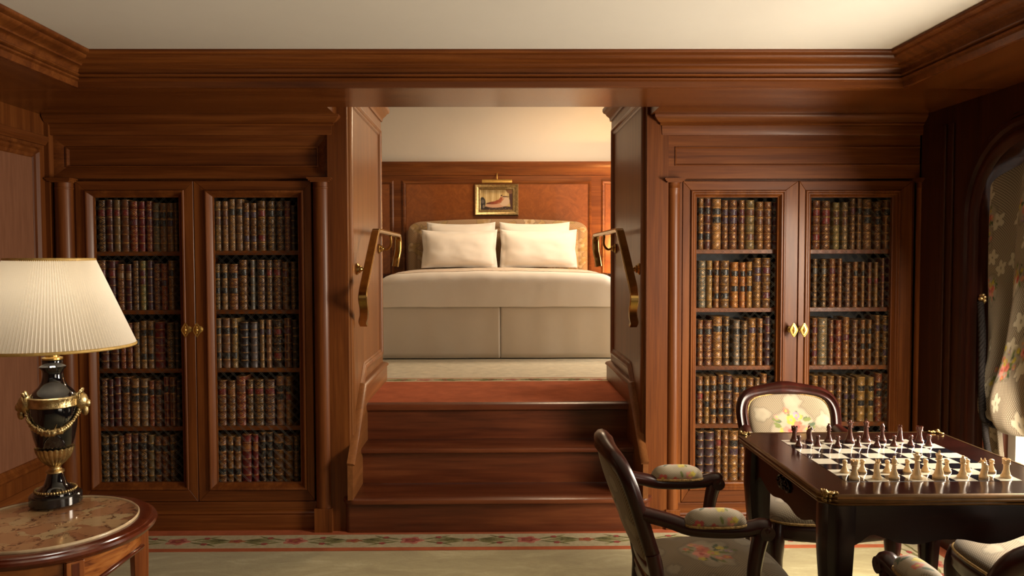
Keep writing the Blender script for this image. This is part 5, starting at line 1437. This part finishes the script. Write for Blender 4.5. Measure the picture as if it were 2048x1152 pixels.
for f in range(8):
    j = lambda: (rnd.uniform(-.006, .006), rnd.uniform(-.006, .006))
    k = FILES[f]
    def nm(kind, side):
        if kind in ('king', 'queen'): return ''
        return ' at the left of the %s' % ('board' if False else 'row') if f < 4 else ' at the right of the row'
    lm = 'pale boxwood' ; dm = 'dark red wooden'
    for side, mt, r0, r1 in (('light', lm, 0, 1), ('dark', dm, 7, 6)):
        where = 'front' if side == 'light' else 'far'
        if k in ('king', 'queen'): lab = '%s chess %s standing in the %s row of the board' % (mt, k, where)
        else: lab = '%s chess %s in the %s row, %s half of the board' % (mt, k, where, 'left' if f < 4 else 'right')
        chessman(k, side, f, r0, lab, j())
        chessman('pawn', side, f, r1, '%s chess pawn, %s from left in the pawn row before the %s pieces' % (mt, FN[f], side), j())

# ------------------------------------------------------------------ armchairs (built facing -y around the origin, then copied)
def oval_back(n=96):
    half = [(0, .492), (.06, .493), (.11, .498), (.140, .515), (.156, .550), (.164, .60), (.174, .655), (.181, .705), (.180, .748), (.165, .782), (.135, .801), (.09, .810), (.045, .815), (0, .818)]
    full = half + [(-x, z) for x, z in half[-2:0:-1]]
    return catmull(full, 5, closed=True)
OB = oval_back()
def rec(x, z): return .235 + (z - .47) * .36 - .55 * x * x          # recline and hollow of the back
CZ0 = .660
def back_pad(front):
    m = MB(); nr, na = 34, len(OB); UV = []
    for j in range(nr + 1):
        t = j / nr
        for x, z in OB:
            k = .89 * t
            X_, Z_ = x * k, CZ0 + (z - CZ0) * k
            dome = (.030 if front else .016) * math.sqrt(max(0, 1 - t ** 3.2))
            yy = rec(X_, Z_) + (-.008 - dome if front else .012 + dome)
            m.v.append((X_, yy, Z_)); UV.append((X_, Z_))
    for j in range(nr):
        for i in range(na):
            i2 = (i + 1) % na; m.face((j * na + i, j * na + i2, (j + 1) * na + i2, (j + 1) * na + i))
    return m, UV
def seat_outline(e=0.0):
    half = [(0, -.155), (.10, -.150), (.175, -.132), (.215, -.095), (.222, -.03), (.212, .08), (.192, .20), (.178, .232), (.10, .24), (0, .24)]
    full = half + [(-x, y) for x, y in half[-2:0:-1]]
    P = catmull(full, 5, closed=True)
    return [(x * (1 + e / .24), y * (1 + e / .24)) for x, y in P]
SO = seat_outline()
def seat_pad():
    m = MB(); nr, na = 40, len(SO); UV = []
    for j in range(nr + 1):
        t = j / nr
        for x, y in SO:
            X_, Y_ = x * t * .985, y * t * .985
            m.v.append((X_, .04 * (1 - t) + Y_, .442 + .058 * max(0, 1 - t ** 4) ** .55)); UV.append((X_, -Y_ + .02))
    for j in range(nr):
        for i in range(na):
            i2 = (i + 1) % na; m.face((j * na + i, j * na + i2, (j + 1) * na + i2, (j + 1) * na + i))
    return m, UV
def make_chair(label):
    ch = thing('armchair', label, 'armchair')
    # back frame: moulded ring with a carved crest
    fr = MB(); n = len(OB); loops = []
    for i, (x, z) in enumerate(OB):
        px_, pz_ = OB[i - 1]; qx, qz = OB[(i + 1) % n]
        t = Vector((qx - px_, qz - pz_)).normalized(); nx, nz = t.y, -t.x          # outward
        if nx * x + nz * (z - CZ0) < 0: nx, nz = -nx, -nz
        sec = [(.019, -.014), (.012, -.022), (.005, -.019), (-.002, -.018), (-.008, -.023), (-.017, -.017), (-.022, -.004), (-.022, .010), (-.010, .018), (.012, .018), (.021, .009), (.023, -.004)]
        c = 1 + .25 * math.exp(-(x / .05) ** 2) * (z > .8)
        loops.append([(x + nx * o * c, rec(x, z) + d * c, z + nz * o * c) for o, d in sec])
    loops.append(loops[0]); fr.loft(loops, False, False)
    fr.build('back_frame', WP['z'], ch, smooth=60)
    cr = MB()
    for k in range(-4, 5):
        x = k * .012; z = .831 - .0008 * k * k * .9
        cr.ball((x, rec(x, z) - .012, z), .0075 - .0006 * abs(k), 8, 6)
    for sg in (-1, 1): cr.tube([(sg * (.01 + .05 * i / 12), rec(sg * .03, .82) - .018, .818 + .010 * math.cos(i / 12 * 3)) for i in range(13)], [.0045 - .0002 * i for i in range(13)], 7)
    cr.build('carved_crest', WP['x'], ch, smooth=60)
    for front, nm, seed in ((True, 'back_cushion', 11), (False, 'back_panel', 12)):
        m, UV = back_pad(front); P = np.array(UV); Rr = np.zeros((len(P), 4)); r_ = random.Random(seed)
        X_, Y_ = P[:, 0], P[:, 1]
        for k in range(6):
            a = 2 * PI * k / 6 + .4
            cloud(Rr, X_, Y_, .135 * math.cos(a), CZ0 + .115 * math.sin(a), .036 * r_.uniform(.8, 1.2), .028 * r_.uniform(.8, 1.2), k + seed, (.31, .26, .175))
        bouquet(Rr, X_, Y_, .005, CZ0 + .026 if front else CZ0 - .01, .092, seed)
        m.build(nm, TAPESTRY, ch, smooth=180, uv=UV, color=Rr, weld=False)
    gm = MB(); gm.tube([(x * .89, rec(x * .89, CZ0 + (z - CZ0) * .89) - .009, CZ0 + (z - CZ0) * .89) for x, z in OB], .0042, 7, closed=True); gm.build('nail_gimp', GIMP, ch, smooth=60)
    # seat
    m, UV = seat_pad(); P = np.array(UV); Rr = np.zeros((len(P), 4))
    for k in range(8):
        a = 2 * PI * k / 8 + .2; cloud(Rr, P[:, 0], P[:, 1], .17 * math.cos(a), -.02 + .15 * math.sin(a), .034, .026, k + 40, (.31, .26, .175))
    bouquet(Rr, P[:, 0], P[:, 1], 0, -.01, .095, 21)
    m.build('seat', TAPESTRY, ch, smooth=180, uv=UV, color=Rr)
    gs = MB(); gs.tube([(x * .988, y * .988, .443) for x, y in SO], .0045, 7, closed=True); gs.build('nail_gimp', GIMP, ch, smooth=60)
    rl = MB(); ls = []
    for o, dz in ((-.03, -.052), (-.004, -.055), (.003, -.047), (.0, -.035), (.004, -.022), (.002, -.008), (-.006, 0), (-.03, 0)):
        ls.append([(x * (1 + o / .23), y * (1 + o / .23), .441 + dz - (.012 * math.exp(-(x / .06) ** 2) if (dz < -.03 and y < -.06) else 0)) for x, y in SO])
    ls.append(ls[0]); rl.loft(ls, False, False); rl.build('seat_rail', WP['x'], ch, smooth=45)
    for sx in (-1, 1):
        # cabriole front leg, raked rear leg
        L1 = catmull([(sx * .190, -.104, .436), (sx * .198, -.112, .37), (sx * .194, -.110, .28), (sx * .180, -.098, .16), (sx * .174, -.094, .07), (sx * .182, -.104, .022), (sx * .190, -.114, .004)], 5)
        MB().tube(L1, [.024 + .004 * math.sin(PI * min(1, i / 8)) - .016 * min(1, max(0, (i - 6) / 14)) + (.005 if i > len(L1) - 5 else 0) for i in range(len(L1))], 10).build('leg', WP['z'], ch, smooth=60)
        L2 = catmull([(sx * .166, rec(.166, .56), .56), (sx * .168, .232, .46), (sx * .170, .228, .39), (sx * .172, .245, .22), (sx * .178, .285, .06), (sx * .180, .30, .004)], 5)
        MB().tube(L2, [.020 - .007 * i / len(L2) for i in range(len(L2))], 10).build('leg', WP['z'], ch, smooth=60)
        # arm: rail, padded rest, scrolled end and curved support
        yb_ = rec(.18, .655)
        AR = catmull([(sx * .178, yb_ - .004, .672), (sx * .192, .21, .656), (sx * .204, .16, .642), (sx * .210, .09, .638), (sx * .213, .03, .640), (sx * .214, -.012, .648), (sx * .214, -.036, .640)], 6)
        arm = MB().tube(AR, [.021] * (len(AR) - 9) + [.021, .022, .023, .024, .0255, .026, .025, .022, .013], 12, flat=(1.05, .95)).build('arm', WP['y'], ch, smooth=60)
        sc_ = MB(); sc_.tube([(sx * (.214 - .025), -.026, .638), (sx * (.214 + .025), -.026, .638)], .019, 14); sc_.build('arm_scroll', WP['y'], arm, smooth=50)
        SU = catmull([(sx * .214, -.018, .632), (sx * .215, -.008, .59), (sx * .213, .000, .53), (sx * .213, -.004, .48), (sx * .212, -.018, .425)], 6)
        MB().tube(SU, [.0225 - .004 * math.sin(PI * i / (len(SU) - 1)) for i in range(len(SU))], 12).build('arm_support', WP['z'], ch, smooth=60)
        pd = MB(); UV = []; na, nl = 72, 80
        def pf(u, v):
            # capsule-like pad lying along y
            ty = 2 * v - 1; k = max(0, 1 - abs(ty) ** 3.5) ** .5
            a = 2 * PI * u
            X_ = sx * .209 + .031 * k * math.cos(a); Z_ = .656 + .027 * k * (math.sin(a) + .45)
            Y_ = .100 + .080 * ty
            UV.append((u * .18, v * .18)); return (X_, Y_, Z_)
        pd.grid(pf, na, nl, wrap=False); P = np.array(UV); Rr = np.zeros((len(P), 4))
        cloud(Rr, P[:, 0], P[:, 1], .06, .09, .07, .075, 3)
        r_ = random.Random(31)
        for k in range(10): leafp(Rr, P[:, 0], P[:, 1], .02 + r_.uniform(0, .10), r_.uniform(.03, .15), r_.uniform(.018, .03), r_.uniform(0, 6), LEAF if k % 2 else LEAF2)
        for k in range(8): flower(Rr, P[:, 0], P[:, 1], .015 + r_.uniform(0, .10), r_.uniform(.03, .15), r_.uniform(.008, .017), [PINK, CORAL, YEL, ROSE][k % 4], YEL)
        pd.build('arm_pad', TAPESTRY, ch, smooth=180, uv=UV, color=Rr)
        gp = MB(); gp.tube([(sx * .209 + .031 * math.copysign(abs(math.cos(2 * PI * i / 40)) ** .6, math.cos(2 * PI * i / 40)), .100 + .078 * math.copysign(abs(math.sin(2 * PI * i / 40)) ** .8, math.sin(2 * PI * i / 40)), .655) for i in range(40)], .0036, 6, closed=True); gp.build('nail_gimp', GIMP, arm, smooth=60)
    return ch
GRP = 'tapestry armchairs around the chess table'
chB = make_chair('carved mahogany armchair with floral tapestry back, facing the camera behind the chess table')
chB['group'] = GRP
chB.location = (1.150, 2.690, .006)
for lab, loc, rz in (('carved mahogany armchair seen from behind and side, between the steps and chess table', (.665, 2.165, .006), PI / 2),
                     ('carved mahogany armchair on the window side of the chess table, mostly hidden', (1.54, 2.165, .006), -PI / 2),
                     ('carved mahogany armchair with its back to the camera at the bottom right corner', (1.105, 1.70, .006), PI)):
    c = copy_tree(chB); c['label'] = lab; c.location = loc; c.rotation_euler = (0, 0, rz)

# ------------------------------------------------------------------ curtain with its rope
cu = thing('curtain', 'floral curtain gathered to the wall by a dark rope at the arched window', 'curtain', (2.19, 3.2, .32))
def curtain_fn(upper):
    UV = []
    def fn(u, v):
        # u across the cloth from the wall edge outward, v from the top down
        if upper:
            zt_, zb_ = 1.775, .615
            z = zt_ + (zb_ - zt_) * v
            wdt = .60 + (.235 - .60) * smooth01(min(1, v * 1.05)) ** .55
            y0 = 3.292 - .012 * v
            y = y0 - wdt * u
            top = 1.79 - .31 * (max(0, u * wdt - .98) / .3)
            e = min(u * wdt, .30)
            arch = 0.30 - math.sqrt(max(0, .09 - (.30 - e) ** 2)) if v < .5 else 0
            z = z - arch * (1 - v * 2 if v < .5 else 0)
            fold = -.036 * math.cos(2 * PI * (u - .08 - .10 * v) / (.36 + .12 * v)) + .006 * math.sin(u * 34 + 1 + v * 3)
            puff = .060 * math.exp(-((v - .90) / .13) ** 2) * math.sin(PI * min(1, u * 1.05)) ** .7
            x = 2.128 + fold - puff
            if v > .93:
                t = (v - .93) / .07; z = zb_ + (zt_ - zb_) * .07 - (zt_ - zb_) * .07 * math.sin(t * PI / 2); x += .05 * (1 - math.cos(t * PI / 2))
                z += .09 * max(0, .45 - u) / .45 * t
            UV.append((u * 1.25, (1 - v) * 1.2)); return (x, y, z)
        z = .68 - .36 * v
        wd = .10 + .07 * v; y = 3.31 - .01 * v - wd * u + .035 * v * (1 - u)
        x = 2.120 + .018 * math.sin(u * 17 + 1)
        UV.append((u * .5, .5 - v * .45)); return (x, y, z)
    return fn, UV
for upper, nm, nu, nv in ((True, 'drape', 230, 150), (False, 'drape_tail', 60, 50)):
    fn, UV = curtain_fn(upper); m = MB(); m.grid(fn, nu, nv); P = np.array(UV); Rr = np.zeros((len(P), 4)); r_ = random.Random(17 if upper else 18)
    for k in range(64 if upper else 10):
        cx_, cy_ = r_.uniform(0, 1.25 if upper else .5), r_.uniform(0, 1.2 if upper else .5)
        if k % 4 == 0: bouquet(Rr, P[:, 0], P[:, 1], cx_, cy_, .085, k)
        else:
            for q in range(5):
                a = q * 1.256 + k; put(Rr, P[:, 0], P[:, 1], cx_ + .026 * math.cos(a), cy_ + .026 * math.sin(a), .022, .016, a, (.55, .48, .35))
    if upper: bouquet(Rr, P[:, 0], P[:, 1], .16, .62, .085, 77); bouquet(Rr, P[:, 0], P[:, 1], .10, 1.02, .08, 78)
    o = m.build(nm, CURTAINM, cu, smooth=180, uv=UV, color=Rr)
    s_ = o.modifiers.new('thick', 'SOLIDIFY'); s_.thickness = .003
tb = thing('curtain_tieback', 'twisted dark rope tieback with tassel, hung from a gilt hook beside the curtain', 'tieback', (2.09, 3.27, .6))
hk = MB()
for k in range(7):
    a = 2 * PI * k / 7; hk.ball((XR - .012, 3.262 + .016 * math.cos(a), 1.165 + .016 * math.sin(a)), .0085, 8, 6)
hk.ball((XR - .018, 3.262, 1.165), .012, 10, 6); hk.tube([(XR - .0005, 3.262, 1.165), (XR - .02, 3.262, 1.165)], .005, 8); hk.build('hook', GILT, tb, smooth=60)
def twist(pts, r, turns):
    m = MB(); P = [Vector(p) for p in catmull(pts, 36)]; n = len(P)
    for s in range(3):
        q = []
        for i in range(n):
            t = (P[min(i + 1, n - 1)] - P[max(i - 1, 0)]).normalized(); a = t.cross(Vector((1, 0, 0.02))).normalized(); b = t.cross(a)
            w = turns * 2 * PI * i / n + s * 2 * PI / 3
            q.append(P[i] + a * (r * math.cos(w)) + b * (r * math.sin(w)))
        m.tube(q, r * 1.05, 7)
    return m
twist([(2.06, 3.256, 1.150), (2.055, 3.235, 1.0), (2.045, 3.215, .82), (2.040, 3.20, .70), (2.045, 3.185, .66), (2.075, 3.15, .645), (2.13, 3.13, .655), (2.17, 3.15, .67)], .0062, 20).build('rope', ROPE, tb, smooth=60)
twist([(2.062, 3.258, 1.148), (2.07, 3.25, 1.0), (2.06, 3.235, .82), (2.055, 3.215, .70)], .0062, 13).build('rope', ROPE, tb, smooth=60)
twist([(2.046, 3.19, .66), (2.045, 3.18, .60), (2.05, 3.17, .535)], .0062, 6).build('rope', ROPE, tb, smooth=60)
m = MB(); m.lathe([(.008, .540), (.018, .530), (.021, .515), (.016, .503)], 2.05, 3.17, 16); m.build('tassel_head', ROPE, tb, smooth=60)
m = MB()
for k in range(26):
    a = 2 * PI * k / 26; m.tube([(2.05 + .014 * math.cos(a), 3.17 + .014 * math.sin(a), .506), (2.05 + .020 * math.cos(a), 3.17 + .020 * math.sin(a), .40)], .0025, 5)
m.build('tassel_fringe', ROPE, tb, smooth=60, kind='stuff')
